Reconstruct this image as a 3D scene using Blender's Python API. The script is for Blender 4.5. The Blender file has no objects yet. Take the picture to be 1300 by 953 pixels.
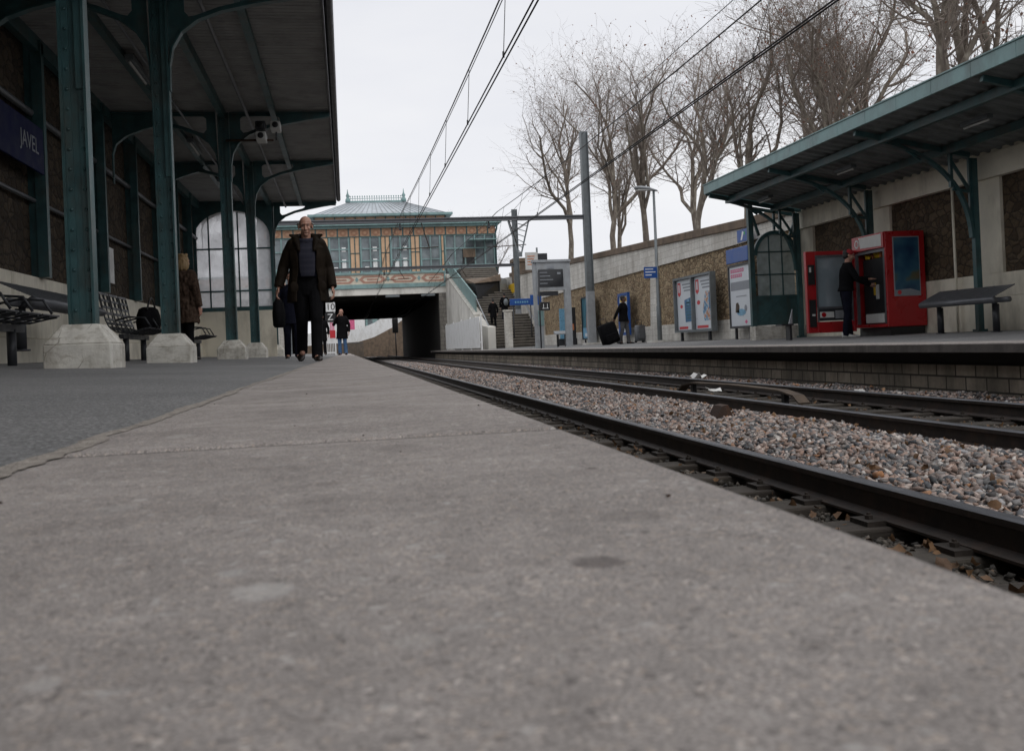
import bpy, bmesh, math, random
import numpy as np
from mathutils import Vector, Matrix
from mathutils.geometry import tessellate_polygon

random.seed(7)
rng = np.random.default_rng(7)
SC = bpy.context.scene
COL = SC.collection
R = math.radians

# ------------------------------------------------------------------ camera
F_PX, PPX, PPY, IMG_W, IMG_H = 1250.0, 650.0, 431.5, 1300.0, 953.0
cam_d = bpy.data.cameras.new('camera')
cam = bpy.data.objects.new('camera', cam_d)
COL.objects.link(cam)
SC.camera = cam
cam_d.sensor_fit = 'HORIZONTAL'
cam_d.sensor_width = 36.0
cam_d.lens = 36.0 * F_PX / IMG_W
cam_d.shift_y = -(IMG_H / 2 - PPY) / IMG_W
cam_d.clip_start = 0.02
cam_d.clip_end = 3000
dv = Vector(((440 - PPX) / F_PX, -(447 - PPY) / F_PX, -1)).normalized()   # the tracks' direction seen from the camera
uv = Vector((-math.sin(R(2.4)), math.cos(R(2.4)), 0))                       # the camera leans 2.4 degrees
uv = (uv - dv * uv.dot(dv)).normalized()
xv = dv.cross(uv)
cam.matrix_world = Matrix.Translation((0, 0, 0.10)) @ Matrix((xv, dv, uv)).to_4x4()
cam_d.dof.use_dof = True
cam_d.dof.focus_distance = 9.0
cam_d.dof.aperture_fstop = 17.0

# ------------------------------------------------------------------ sky, sun, exposure
SUN_EL, SUN_AZ = R(52), R(150)
world = bpy.data.worlds.new('World')
SC.world = world
world.use_nodes = True
wn, wl = world.node_tree.nodes, world.node_tree.links
wn.clear()
sky = wn.new('ShaderNodeTexSky'); sky.sky_type = 'NISHITA'; sky.sun_disc = False
sky.sun_elevation = SUN_EL; sky.sun_rotation = SUN_AZ
hs = wn.new('ShaderNodeHueSaturation'); hs.inputs['Saturation'].default_value = 0.25
mixw = wn.new('ShaderNodeMix'); mixw.data_type = 'RGBA'; mixw.inputs['Factor'].default_value = 0.88
tcw = wn.new('ShaderNodeTexCoord'); mpw = wn.new('ShaderNodeMapping'); mpw.inputs['Scale'].default_value = (1, 1, 3.5)
nzw = wn.new('ShaderNodeTexNoise'); nzw.inputs['Scale'].default_value = 1.8; nzw.inputs['Detail'].default_value = 7
rpw = wn.new('ShaderNodeValToRGB')
rpw.color_ramp.elements[0].position = 0.3; rpw.color_ramp.elements[0].color = (8.0, 8.2, 8.95, 1)
rpw.color_ramp.elements[1].position = 0.75; rpw.color_ramp.elements[1].color = (10.1, 10.1, 10.2, 1)
bgw = wn.new('ShaderNodeBackground'); bgw.inputs['Strength'].default_value = 0.1
outw = wn.new('ShaderNodeOutputWorld')
wl.new(tcw.outputs['Generated'], mpw.inputs['Vector']); wl.new(mpw.outputs['Vector'], nzw.inputs['Vector'])
wl.new(nzw.outputs['Fac'], rpw.inputs['Fac'])
wl.new(sky.outputs['Color'], hs.inputs['Color']); wl.new(hs.outputs['Color'], mixw.inputs['A'])
wl.new(rpw.outputs['Color'], mixw.inputs['B']); wl.new(mixw.outputs['Result'], bgw.inputs['Color'])
wl.new(bgw.outputs['Background'], outw.inputs['Surface'])
sun_d = bpy.data.lights.new('sun', 'SUN'); sun_d.energy = 1.1; sun_d.angle = R(60); sun_d.color = (1, 0.97, 0.93)
sun = bpy.data.objects.new('sun', sun_d); COL.objects.link(sun)
sdir = Vector((math.sin(SUN_AZ) * math.cos(SUN_EL), math.cos(SUN_AZ) * math.cos(SUN_EL), math.sin(SUN_EL)))
sun.rotation_euler = sdir.to_track_quat('Z', 'Y').to_euler()
sun.location = (0, 0, 60)
SC.view_settings.view_transform = 'Standard'
SC.view_settings.look = 'None'
SC.view_settings.exposure = 0.0
SC.view_settings.gamma = 1.0
SC.view_settings.use_curve_mapping = False
SC.render.engine = 'CYCLES'
SC.cycles.use_denoising = True
SC.cycles.max_bounces = 6
SC.cycles.diffuse_bounces = 4
SC.cycles.transparent_max_bounces = 8

# ------------------------------------------------------------------ mesh helpers
ORG = {}


class MB:
    def __init__(s):
        s.v = []; s.f = []; s.m = []; s.s = []

    def add(s, verts, faces, mi=0, smooth=False):
        b = len(s.v)
        s.v += [tuple(p) for p in verts]
        for f in faces:
            s.f.append(tuple(i + b for i in f)); s.m.append(mi); s.s.append(smooth)
        return s

    def box(s, x0, x1, y0, y1, z0, z1, mi=0):
        v = [(x, y, z) for z in (z0, z1) for y in (y0, y1) for x in (x0, x1)]
        return s.add(v, [(0, 2, 3, 1), (4, 5, 7, 6), (0, 1, 5, 4), (2, 6, 7, 3), (0, 4, 6, 2), (1, 3, 7, 5)], mi)

    def hexa(s, bot, top, mi=0):
        """bottom quad and top quad, both counter-clockwise from above"""
        return s.add(list(bot) + list(top), [(3, 2, 1, 0), (4, 5, 6, 7), (0, 1, 5, 4), (1, 2, 6, 5), (2, 3, 7, 6), (3, 0, 4, 7)], mi)

    def bar(s, p, q, w, h, mi=0, up=(0, 0, 1)):
        p, q, up = Vector(p), Vector(q), Vector(up)
        d = (q - p).normalized()
        if abs(d.dot(up)) > 0.98: up = Vector((0, 1, 0))
        a = d.cross(up).normalized(); b = a.cross(d).normalized()
        a *= w / 2; b *= h / 2
        return s.hexa([p - a - b, p + a - b, p + a + b, p - a + b][::-1], [q - a - b, q + a - b, q + a + b, q - a + b][::-1], mi)

    def tube(s, pts, r, n=8, mi=0, caps=True, smooth=True, sx=1.0, round_caps=False):
        pts = [Vector(p) for p in pts]
        if not hasattr(r, '__len__'): r = [r] * len(pts)
        r = list(r)
        if round_caps:
            d0 = (pts[0] - pts[1]).normalized(); d1 = (pts[-1] - pts[-2]).normalized()
            r0, r1 = r[0], r[-1]
            pre = [(pts[0] + d0 * r0 * .95, r0 * .3), (pts[0] + d0 * r0 * .7, r0 * .71)]
            post = [(pts[-1] + d1 * r1 * .7, r1 * .71), (pts[-1] + d1 * r1 * .95, r1 * .3)]
            pts = [a for a, _ in pre] + pts + [a for a, _ in post]
            r = [b for _, b in pre] + r + [b for _, b in post]
        ref = None; V = []
        for i, p in enumerate(pts):
            d = (pts[min(i + 1, len(pts) - 1)] - pts[max(i - 1, 0)])
            d = d.normalized() if d.length > 1e-9 else Vector((0, 0, 1))
            if ref is None:
                ref = Vector((1, 0, 0)) if abs(d.x) < .9 else Vector((0, 1, 0))
            a = (ref - d * ref.dot(d)).normalized(); b = d.cross(a); ref = a
            for k in range(n):
                t = 2 * math.pi * k / n
                V.append(p + a * (math.cos(t) * r[i] * sx) + b * (math.sin(t) * r[i]))
        Fc = []
        for i in range(len(pts) - 1):
            for k in range(n):
                k2 = (k + 1) % n
                Fc.append((i * n + k, i * n + k2, (i + 1) * n + k2, (i + 1) * n + k))
        if caps:
            Fc.append(tuple(range(n))[::-1]); Fc.append(tuple((len(pts) - 1) * n + k for k in range(n)))
        return s.add(V, Fc, mi, smooth)

    def rings(s, rings, mi=0, smooth=True, caps=True):
        n = len(rings[0]); V = [p for r in rings for p in r]; Fc = []
        for i in range(len(rings) - 1):
            for k in range(n):
                k2 = (k + 1) % n
                Fc.append((i * n + k, i * n + k2, (i + 1) * n + k2, (i + 1) * n + k))
        if caps:
            Fc.append(tuple(range(n))[::-1]); Fc.append(tuple((len(rings) - 1) * n + k for k in range(n)))
        return s.add(V, Fc, mi, smooth)

    def lathe(s, prof, o, n=16, mi=0, smooth=True):
        o = Vector(o)
        return s.rings([[o + Vector((r * math.cos(2 * math.pi * k / n), r * math.sin(2 * math.pi * k / n), z)) for k in range(n)] for r, z in prof], mi, smooth)

    def ell(s, c, rad, mi=0, n=12, m=8, rot=None):
        c = Vector(c); rot = rot or Matrix.Identity(3); V = []; Fc = []
        V.append(c + rot @ Vector((0, 0, -rad[2])))
        for i in range(1, m):
            t = -math.pi / 2 + math.pi * i / m
            for k in range(n):
                a = 2 * math.pi * k / n
                V.append(c + rot @ Vector((rad[0] * math.cos(t) * math.cos(a), rad[1] * math.cos(t) * math.sin(a), rad[2] * math.sin(t))))
        V.append(c + rot @ Vector((0, 0, rad[2])))
        for k in range(n):
            Fc.append((0, 1 + (k + 1) % n, 1 + k))
            Fc.append((len(V) - 1, 1 + (m - 2) * n + k, 1 + (m - 2) * n + (k + 1) % n))
        for i in range(m - 2):
            for k in range(n):
                k2 = (k + 1) % n
                Fc.append((1 + i * n + k, 1 + i * n + k2, 1 + (i + 1) * n + k2, 1 + (i + 1) * n + k))
        return s.add(V, Fc, mi, True)

    def prism(s, poly, o, u, v, t, mi=0, holes=()):
        """2-D outline (with holes) in the plane o + a*u + b*v, thickness t along u x v, centred on the plane"""
        o, u, v = Vector(o), Vector(u), Vector(v)
        n = u.cross(v).normalized() * (t / 2)
        loops = [list(poly)] + [list(h) for h in holes]
        area = lambda L: sum(L[i][0] * L[(i + 1) % len(L)][1] - L[(i + 1) % len(L)][0] * L[i][1] for i in range(len(L)))
        if area(loops[0]) < 0: loops[0].reverse()
        for h in loops[1:]:
            if area(h) > 0: h.reverse()
        flat = [p for L in loops for p in L]
        N = len(flat)
        tris = tessellate_polygon([[Vector((a, b, 0)) for a, b in L] for L in loops])
        P3 = [o + u * a + v * b for a, b in flat]
        V = [p + n for p in P3] + [p - n for p in P3]
        Fc = []
        for t3 in tris:
            a, b, c = t3
            pa, pb, pc = flat[a], flat[b], flat[c]
            ar = (pb[0] - pa[0]) * (pc[1] - pa[1]) - (pc[0] - pa[0]) * (pb[1] - pa[1])
            if abs(ar) < 1e-12: continue
            if ar < 0: b, c = c, b
            Fc.append((a, b, c)); Fc.append((a + N, c + N, b + N))
        st = 0
        for L in loops:
            for i in range(len(L)):
                a, b = st + i, st + (i + 1) % len(L)
                Fc.append((a, a + N, b + N, b))
            st += len(L)
        return s.add(V, Fc, mi)

    def build(s, name, mats, parent=None, bevel=0.0, remesh=0.0, smooth_it=0, angle=None, tag=None):
        me = bpy.data.meshes.new(name)
        org = Vector(ORG.get(parent.name, (0, 0, 0))) if parent else Vector((0, 0, 0))
        loc = Vector((0, 0, 0))
        V = np.array(s.v, dtype=float).reshape(-1, 3)
        if parent is None and len(V):
            loc = Vector(((V[:, 0].min() + V[:, 0].max()) / 2, (V[:, 1].min() + V[:, 1].max()) / 2, V[:, 2].min()))
            V = V - np.array(loc)
        else:
            V = V - np.array(org)
        me.from_pydata(V.tolist(), [], s.f)
        if not isinstance(mats, (list, tuple)): mats = [mats]
        for m in mats: me.materials.append(m)
        me.polygons.foreach_set('material_index', s.m)
        me.polygons.foreach_set('use_smooth', s.s)
        me.update()
        o = bpy.data.objects.new(name, me)
        COL.objects.link(o)
        o.location = loc
        if parent is not None:
            o.parent = parent
            ORG[o.name] = tuple(org)
        if angle: me.set_sharp_from_angle(angle=R(angle))
        if remesh:
            md = o.modifiers.new('r', 'REMESH'); md.mode = 'VOXEL'; md.voxel_size = remesh; md.use_smooth_shade = True
            if smooth_it:
                m2 = o.modifiers.new('s', 'SMOOTH'); m2.factor = 0.5; m2.iterations = smooth_it
            dg = bpy.context.evaluated_depsgraph_get()
            nm = bpy.data.meshes.new_from_object(o.evaluated_get(dg))
            o.modifiers.clear(); o.data = nm; nm.name = name
            if not nm.materials:
                for m in mats: nm.materials.append(m)
        if bevel:
            b = o.modifiers.new('bevel', 'BEVEL'); b.width = bevel; b.segments = 2; b.limit_method = 'ANGLE'; b.angle_limit = R(40)
        if tag: info(o, *tag)
        return o


def info(o, label=None, cat=None, group=None, kind=None):
    if label: o['label'] = label
    if cat: o['category'] = cat
    if group: o['group'] = group
    if kind: o['kind'] = kind
    return o


def thing(name, label, cat, loc=(0, 0, 0), group=None):
    o = bpy.data.objects.new(name, None); COL.objects.link(o)
    o.location = loc; o.empty_display_size = .2
    ORG[o.name] = tuple(loc)
    return info(o, label, cat, group)


def dup(root, loc=None, rotz=None, label=None, group=None, scale=None):
    def rec(o, par):
        c = o.copy(); COL.objects.link(c); c.parent = par
        for ch in list(o.children): rec(ch, c)
        return c
    r = rec(root, None)
    if loc is not None: r.location = loc
    if rotz is not None: r.rotation_euler = (0, 0, rotz)
    if scale is not None: r.scale = (scale,) * 3
    if label: r['label'] = label
    if group: r['group'] = group
    return r


def text(name, body, size, o, u, v, m, parent, depth=.004, align='CENTER', stretch=1.0):
    """flat lettering lying in the plane o,u,v"""
    cu = bpy.data.curves.new(name, 'FONT'); cu.body = body; cu.size = size; cu.extrude = depth / 2
    cu.align_x = align; cu.align_y = 'CENTER'
    tmp = bpy.data.objects.new(name, cu); COL.objects.link(tmp)
    me = bpy.data.meshes.new_from_object(tmp.evaluated_get(bpy.context.evaluated_depsgraph_get()))
    bpy.data.objects.remove(tmp)
    u, v = Vector(u).normalized(), Vector(v).normalized(); w = u.cross(v)
    org = Vector(ORG.get(parent.name, (0, 0, 0)))
    for p in me.vertices:
        p.co = Vector(o) + u * p.co.x * stretch + v * p.co.y + w * p.co.z - org
    me.materials.clear(); me.materials.append(m)
    ob = bpy.data.objects.new(name, me); COL.objects.link(ob); ob.parent = parent
    ORG[ob.name] = tuple(org)
    return ob


# ------------------------------------------------------------------ materials
def ramp(nt, fac, stops, interp='LINEAR'):
    r = nt.nodes.new('ShaderNodeValToRGB'); cr = r.color_ramp; cr.interpolation = interp
    while len(cr.elements) < len(stops): cr.elements.new(0.5)
    for e, (p, c) in zip(cr.elements, stops):
        e.position = p; e.color = (c[0], c[1], c[2], 1) if hasattr(c, '__len__') else (c, c, c, 1)
    nt.links.new(fac, r.inputs['Fac'])
    return r.outputs['Color']


def newmat(name):
    m = bpy.data.materials.new(name); m.use_nodes = True
    nt = m.node_tree; p = nt.nodes['Principled BSDF']
    return m, nt, p


def coords(nt, kind='Object', scale=(1, 1, 1), swap=None):
    if kind == 'World':
        g = nt.nodes.new('ShaderNodeNewGeometry'); c = g.outputs['Position']
    else:
        t = nt.nodes.new('ShaderNodeTexCoord'); c = t.outputs[kind]
    if swap:
        sp = nt.nodes.new('ShaderNodeSeparateXYZ'); nt.links.new(c, sp.inputs[0])
        cb = nt.nodes.new('ShaderNodeCombineXYZ')
        for i, ax in enumerate(swap):
            if ax in 'XYZ': nt.links.new(sp.outputs[ax], cb.inputs[i])
        c = cb.outputs[0]
    mp = nt.nodes.new('ShaderNodeMapping'); mp.inputs['Scale'].default_value = scale
    nt.links.new(c, mp.inputs['Vector'])
    return mp.outputs['Vector']


def noise(nt, vec, scale, detail=4, rough=.55, out='Fac'):
    n = nt.nodes.new('ShaderNodeTexNoise'); n.inputs['Scale'].default_value = scale
    n.inputs['Detail'].default_value = detail; n.inputs['Roughness'].default_value = rough
    nt.links.new(vec, n.inputs['Vector'])
    return n.outputs[out]


def mixc(nt, fac, a, b, mode='MIX'):
    m = nt.nodes.new('ShaderNodeMix'); m.data_type = 'RGBA'; m.blend_type = mode
    for sock, val in (('Factor', fac), ('A', a), ('B', b)):
        if hasattr(val, 'is_linked') or hasattr(val, 'links'): nt.links.new(val, m.inputs[sock])
        elif sock == 'Factor': m.inputs[sock].default_value = val
        else: m.inputs[sock].default_value = (val[0], val[1], val[2], 1)
    return m.outputs['Result']


def bump(nt, p, h, strength=.3, dist=.01):
    b = nt.nodes.new('ShaderNodeBump'); b.inputs['Strength'].default_value = strength; b.inputs['Distance'].default_value = dist
    nt.links.new(h, b.inputs['Height']); nt.links.new(b.outputs['Normal'], p.inputs['Normal'])


def paint(name, c, rough=.5, metal=0.0, var=.18, scale=6.0, dirt=None, dirt_amt=.35, bmp=.08, fine=60.0, coord='Object', spec=.5):
    m, nt, p = newmat(name)
    vec = coords(nt, coord)
    a = noise(nt, vec, scale, 5); b = noise(nt, vec, fine, 3)
    lo = tuple(x * (1 - var) for x in c); hi = tuple(min(1, x * (1 + var)) for x in c)
    colr = ramp(nt, a, [(.3, lo), (.7, hi)])
    if dirt:
        d = noise(nt, coords(nt, coord, (1, 1, .35)), scale * .6, 7, .7)
        msk = ramp(nt, d, [(.48, 0.0), (.68, dirt_amt)])
        colr = mixc(nt, msk, colr, dirt)
    nt.links.new(colr, p.inputs['Base Color'])
    rr = ramp(nt, a, [(.3, max(0, rough - .08)), (.7, min(1, rough + .1))])
    nt.links.new(rr, p.inputs['Roughness'])
    p.inputs['Metallic'].default_value = metal
    p.inputs['Specular IOR Level'].default_value = spec
    if bmp: bump(nt, p, b, bmp, .01)
    return m


M = {}
M['green'] = paint('dark_green_paint', (.033, .088, .094), .40, 0, .28, 5, (.075, .05, .03), .5, .2)
M['teal'] = paint('weathered_teal_paint', (.21, .33, .33), .5, 0, .15, 3, (.09, .1, .09), .5, .05)
M['cream'] = paint('cream_wall_paint', (.78, .73, .61), .75, 0, .08, 2.5, (.2, .17, .12), .45, .12, 40)
#M['cream_block'] = paint('cream_painted_masonry', (.50, .48, .43), .8, 0, .12, 6, (.16, .13, .09), .6, .5, 28)
M['roof_board'] = paint('grey_painted_boards', (.29, .29, .285), .7, 0, .15, 3, (.09, .09, .085), .5, .1)
def m_cracked():
    m = paint('cream_painted_masonry', (.66, .64, .585), .85, 0, .12, 6, (.16, .13, .09), .6, .5, 28)
    nt = m.node_tree; p = nt.nodes['Principled BSDF']; old = p.inputs['Base Color'].links[0].from_socket
    w = coords(nt, 'World')
    nz = nt.nodes.new('ShaderNodeTexNoise'); nz.inputs['Scale'].default_value = 5; nt.links.new(w, nz.inputs['Vector'])
    mm = nt.nodes.new('ShaderNodeMix'); mm.data_type = 'RGBA'; mm.blend_type = 'LINEAR_LIGHT'; mm.inputs['Factor'].default_value = .12
    nt.links.new(w, mm.inputs['A']); nt.links.new(nz.outputs['Color'], mm.inputs['B'])
    e = nt.nodes.new('ShaderNodeTexVoronoi'); e.feature = 'DISTANCE_TO_EDGE'; e.inputs['Scale'].default_value = 3.1; nt.links.new(mm.outputs['Result'], e.inputs['Vector'])
    cr = ramp(nt, e.outputs['Distance'], [(0, .75), (.018, 0.0)])
    msk = ramp(nt, noise(nt, w, 2.2, 3), [(.45, 0.0), (.58, 1.0)])
    c = mixc(nt, mixc(nt, 1.0, cr, msk, 'MULTIPLY'), old, (.10, .085, .06))
    g = ramp(nt, noise(nt, coords(nt, 'World', (1, 1, 2.5)), 7, 6, .75), [(.5, 0.0), (.66, .6)])
    c = mixc(nt, g, c, (.25, .215, .16))
    nt.links.new(c, p.inputs['Base Color'])
    return m
M['cream_block'] = m_cracked()
M['dark_metal'] = paint('dark_grey_metal', (.035, .037, .042), .42, .3, .2, 8)
M['grey_metal'] = paint('grey_painted_metal', (.12, .125, .135), .4, .3, .15, 8)
M['galv'] = paint('galvanised_steel', (.17, .19, .20), .5, .4, .15, 6, (.09, .085, .08), .4)
M['galv_light'] = paint('pale_grey_paint', (.32, .34, .36), .55, .1, .12, 6, (.15, .14, .13), .4)
M['white'] = paint('white_paint', (.80, .81, .81), .5, 0, .06, 5, (.4, .38, .33), .4)
M['offwhite'] = paint('offwhite_plastic', (.55, .55, .53), .5, 0, .08, 5)
M['black'] = paint('black_plastic', (.012, .012, .013), .45, 0, .2, 8)
M['screen'] = paint('dark_screen_glass', (.02, .022, .026), .12, 0, .1, 3, None, 0, 0)
M['blue'] = paint('enamel_blue', (.012, .075, .30), .35, 0, .1, 5)
M['navy'] = paint('enamel_navy', (.004, .008, .05), .55, 0, .15, 5, spec=.12)
M['red'] = paint('red_enamel', (.36, .010, .014), .3, 0, .1, 4, (.2, .02, .02), .3)
M['darkred'] = paint('dark_red_paint', (.16, .01, .012), .35, 0, .2, 4)
M['wood_rail'] = paint('weathered_timber', (.075, .055, .04), .85, 0, .35, 8, (.15, .11, .07), .4, .5, 40)
M['zinc'] = paint('zinc_sheet_roof', (.46, .50, .53), .5, .2, .12, 1.5, (.2, .21, .21), .5, .05)
M['orange'] = paint('orange_panel', (.66, .44, .28), .7, 0, .08, 2, (.35, .2, .1), .3, .1)
M['orange_dark'] = paint('orange_dark_panel', (.46, .28, .18), .7, 0, .15, 3)
M['tile_red'] = paint('red_ceramic', (.40, .22, .165), .5, 0, .15, 4)
M['tile_cream'] = paint('cream_ceramic', (.60, .54, .44), .5, 0, .12, 4)
M['concrete_wall'] = paint('pale_concrete', (.70, .68, .63), .85, 0, .1, 1.2, (.22, .2, .17), .6, .3, 20)
M['stone_wall'] = paint('brown_coping_stone', (.17, .125, .09), .9, 0, .3, 2.5, (.05, .045, .035), .6, .6, 18)
M['yellow'] = paint('yellow_sign', (.75, .48, .02), .5)
M['pink'] = paint('pink_ink', (.62, .12, .25), .6)
M['poster_white'] = paint('poster_paper', (.62, .66, .70), .35, 0, .03, 2, None, 0, 0)
M['poster_blue'] = paint('poster_blue_ink', (.03, .13, .27), .4, 0, .3, 9, None, 0, 0)
M['poster_teal'] = paint('poster_teal_ink', (.02, .12, .17), .4, 0, .5, 3, None, 0, 0)
M['poster_sky'] = paint('poster_light_blue_ink', (.16, .36, .52), .4, 0, .35, 14, None, 0, 0)
M['poster_red'] = paint('poster_red_ink', (.55, .03, .04), .4, 0, .05, 9, None, 0, 0)
M['poster_orange'] = paint('poster_orange_ink', (.55, .20, .09), .4, 0, .3, 14, None, 0, 0)
M['poster_grey'] = paint('poster_grey_ink', (.25, .27, .3), .5, 0, .1, 9, None, 0, 0)
M['eye_white'] = paint('eye_white', (.30, .27, .25), .4)
M['skin'] = paint('skin', (.42, .235, .17), .5, 0, .1, 25, (.36, .13, .1), .35, .1, 200)
M['skin_dark'] = paint('dark_skin', (.12, .062, .04), .5, 0, .1, 25)
M['hair_grey'] = paint('grey_hair', (.30, .28, .26), .7, 0, .3, 60)
M['hair_black'] = paint('black_hair', (.012, .01, .01), .6, 0, .3, 60)
M['hair_blonde'] = paint('blonde_hair', (.27, .18, .085), .6, 0, .3, 60)
M['coat_brown'] = paint('waxed_brown_cotton', (.015, .011, .008), .62, 0, .35, 9, (.03, .022, .015), .5, .5, 45, spec=.06)
M['cloth_black'] = paint('black_cloth', (.007, .007, .008), .85, 0, .3, 10, None, 0, .5, 60, spec=.06)
M['cloth_navy'] = paint('navy_cloth', (.009, .010, .018), .85, 0, .3, 10, None, 0, .5, 60, spec=.06)
M['cloth_grey'] = paint('grey_cloth', (.10, .10, .105), .85, 0, .25, 10, None, 0, .5, 60, spec=.06)
M['denim'] = paint('blue_denim', (.06, .12, .23), .85, 0, .3, 12, (.16, .24, .36), .5, .4, 80, spec=.06)
M['fur'] = paint('brown_fur', (.055, .036, .027), .95, 0, .6, 22, (.12, .085, .065), .7, 1.0, 70, spec=.06)
M['leather'] = paint('dark_brown_leather', (.014, .009, .007), .4, 0, .25, 12)
M['cap_red'] = paint('red_cotton', (.36, .02, .028), .8, 0, .2, 12)
M['paper'] = paint('white_paper', (.72, .72, .70), .7)
M['rubber'] = paint('black_rubber', (.015, .015, .015), .7)
M['rust'] = paint('rusty_brown_iron', (.045, .026, .018), .8, .1, .4, 14, (.10, .045, .02), .5, .4, 60)
M['iron'] = paint('grimy_iron', (.03, .023, .018), .8, .1, .4, 14, None, 0, .4, 60)
M['wire'] = paint('dark_copper_wire', (.03, .03, .03), .5, .5)
M['graf_white'] = M['white']


def m_glass(name, tint=(.75, .8, .8), rough=.35, alpha=.55, diffuse=.5):
    """dirty window pane: mostly see-through, partly a pale translucent film"""
    m, nt, p = newmat(name)
    out = [n for n in nt.nodes if n.type == 'OUTPUT_MATERIAL'][0]
    tr = nt.nodes.new('ShaderNodeBsdfTransparent'); tl = nt.nodes.new('ShaderNodeBsdfTranslucent'); gl = nt.nodes.new('ShaderNodeBsdfGlossy')
    df = nt.nodes.new('ShaderNodeBsdfDiffuse'); df.inputs['Color'].default_value = (*tint, 1)
    tr.inputs['Color'].default_value = (*tint, 1); tl.inputs['Color'].default_value = (*tint, 1); gl.inputs['Roughness'].default_value = rough
    a = nt.nodes.new('ShaderNodeMixShader'); b = nt.nodes.new('ShaderNodeMixShader'); c = nt.nodes.new('ShaderNodeMixShader')
    nz = noise(nt, coords(nt, 'Object'), 2.2, 3)
    fac = ramp(nt, nz, [(.3, max(0, alpha - .2)), (.7, min(1, alpha + .2))])
    nt.links.new(fac, a.inputs[0]); nt.links.new(tr.outputs[0], a.inputs[1])
    c.inputs[0].default_value = diffuse; nt.links.new(tl.outputs[0], c.inputs[1]); nt.links.new(df.outputs[0], c.inputs[2])
    nt.links.new(c.outputs[0], a.inputs[2])
    fr = nt.nodes.new('ShaderNodeFresnel'); fr.inputs['IOR'].default_value = 1.35
    nt.links.new(fr.outputs[0], b.inputs[0]); nt.links.new(a.outputs[0], b.inputs[1]); nt.links.new(gl.outputs[0], b.inputs[2])
    nt.links.new(b.outputs[0], out.inputs['Surface'])
    return m


M['frosted'] = m_glass('frosted_glazing', (.97, .97, .98), .4, .6, .03)
M['clear'] = m_glass('dusty_window_glass', (.72, .78, .78), .05, .2, .5)


def m_window():
    m, nt, p = newmat('dark_window_glass')
    vec = coords(nt, 'Object')
    c = ramp(nt, noise(nt, vec, .9, 3), [(.35, (.07, .09, .10)), (.65, (.21, .25, .265))])
    nt.links.new(c, p.inputs['Base Color']); p.inputs['Roughness'].default_value = .12
    p.inputs['Specular IOR Level'].default_value = .8
    return m
M['window'] = m_window()


def _scale(nt, sock, k):
    m = nt.nodes.new('ShaderNodeMath'); m.operation = 'MULTIPLY'; nt.links.new(sock, m.inputs[0]); m.inputs[1].default_value = k
    return m.outputs[0]


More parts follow.
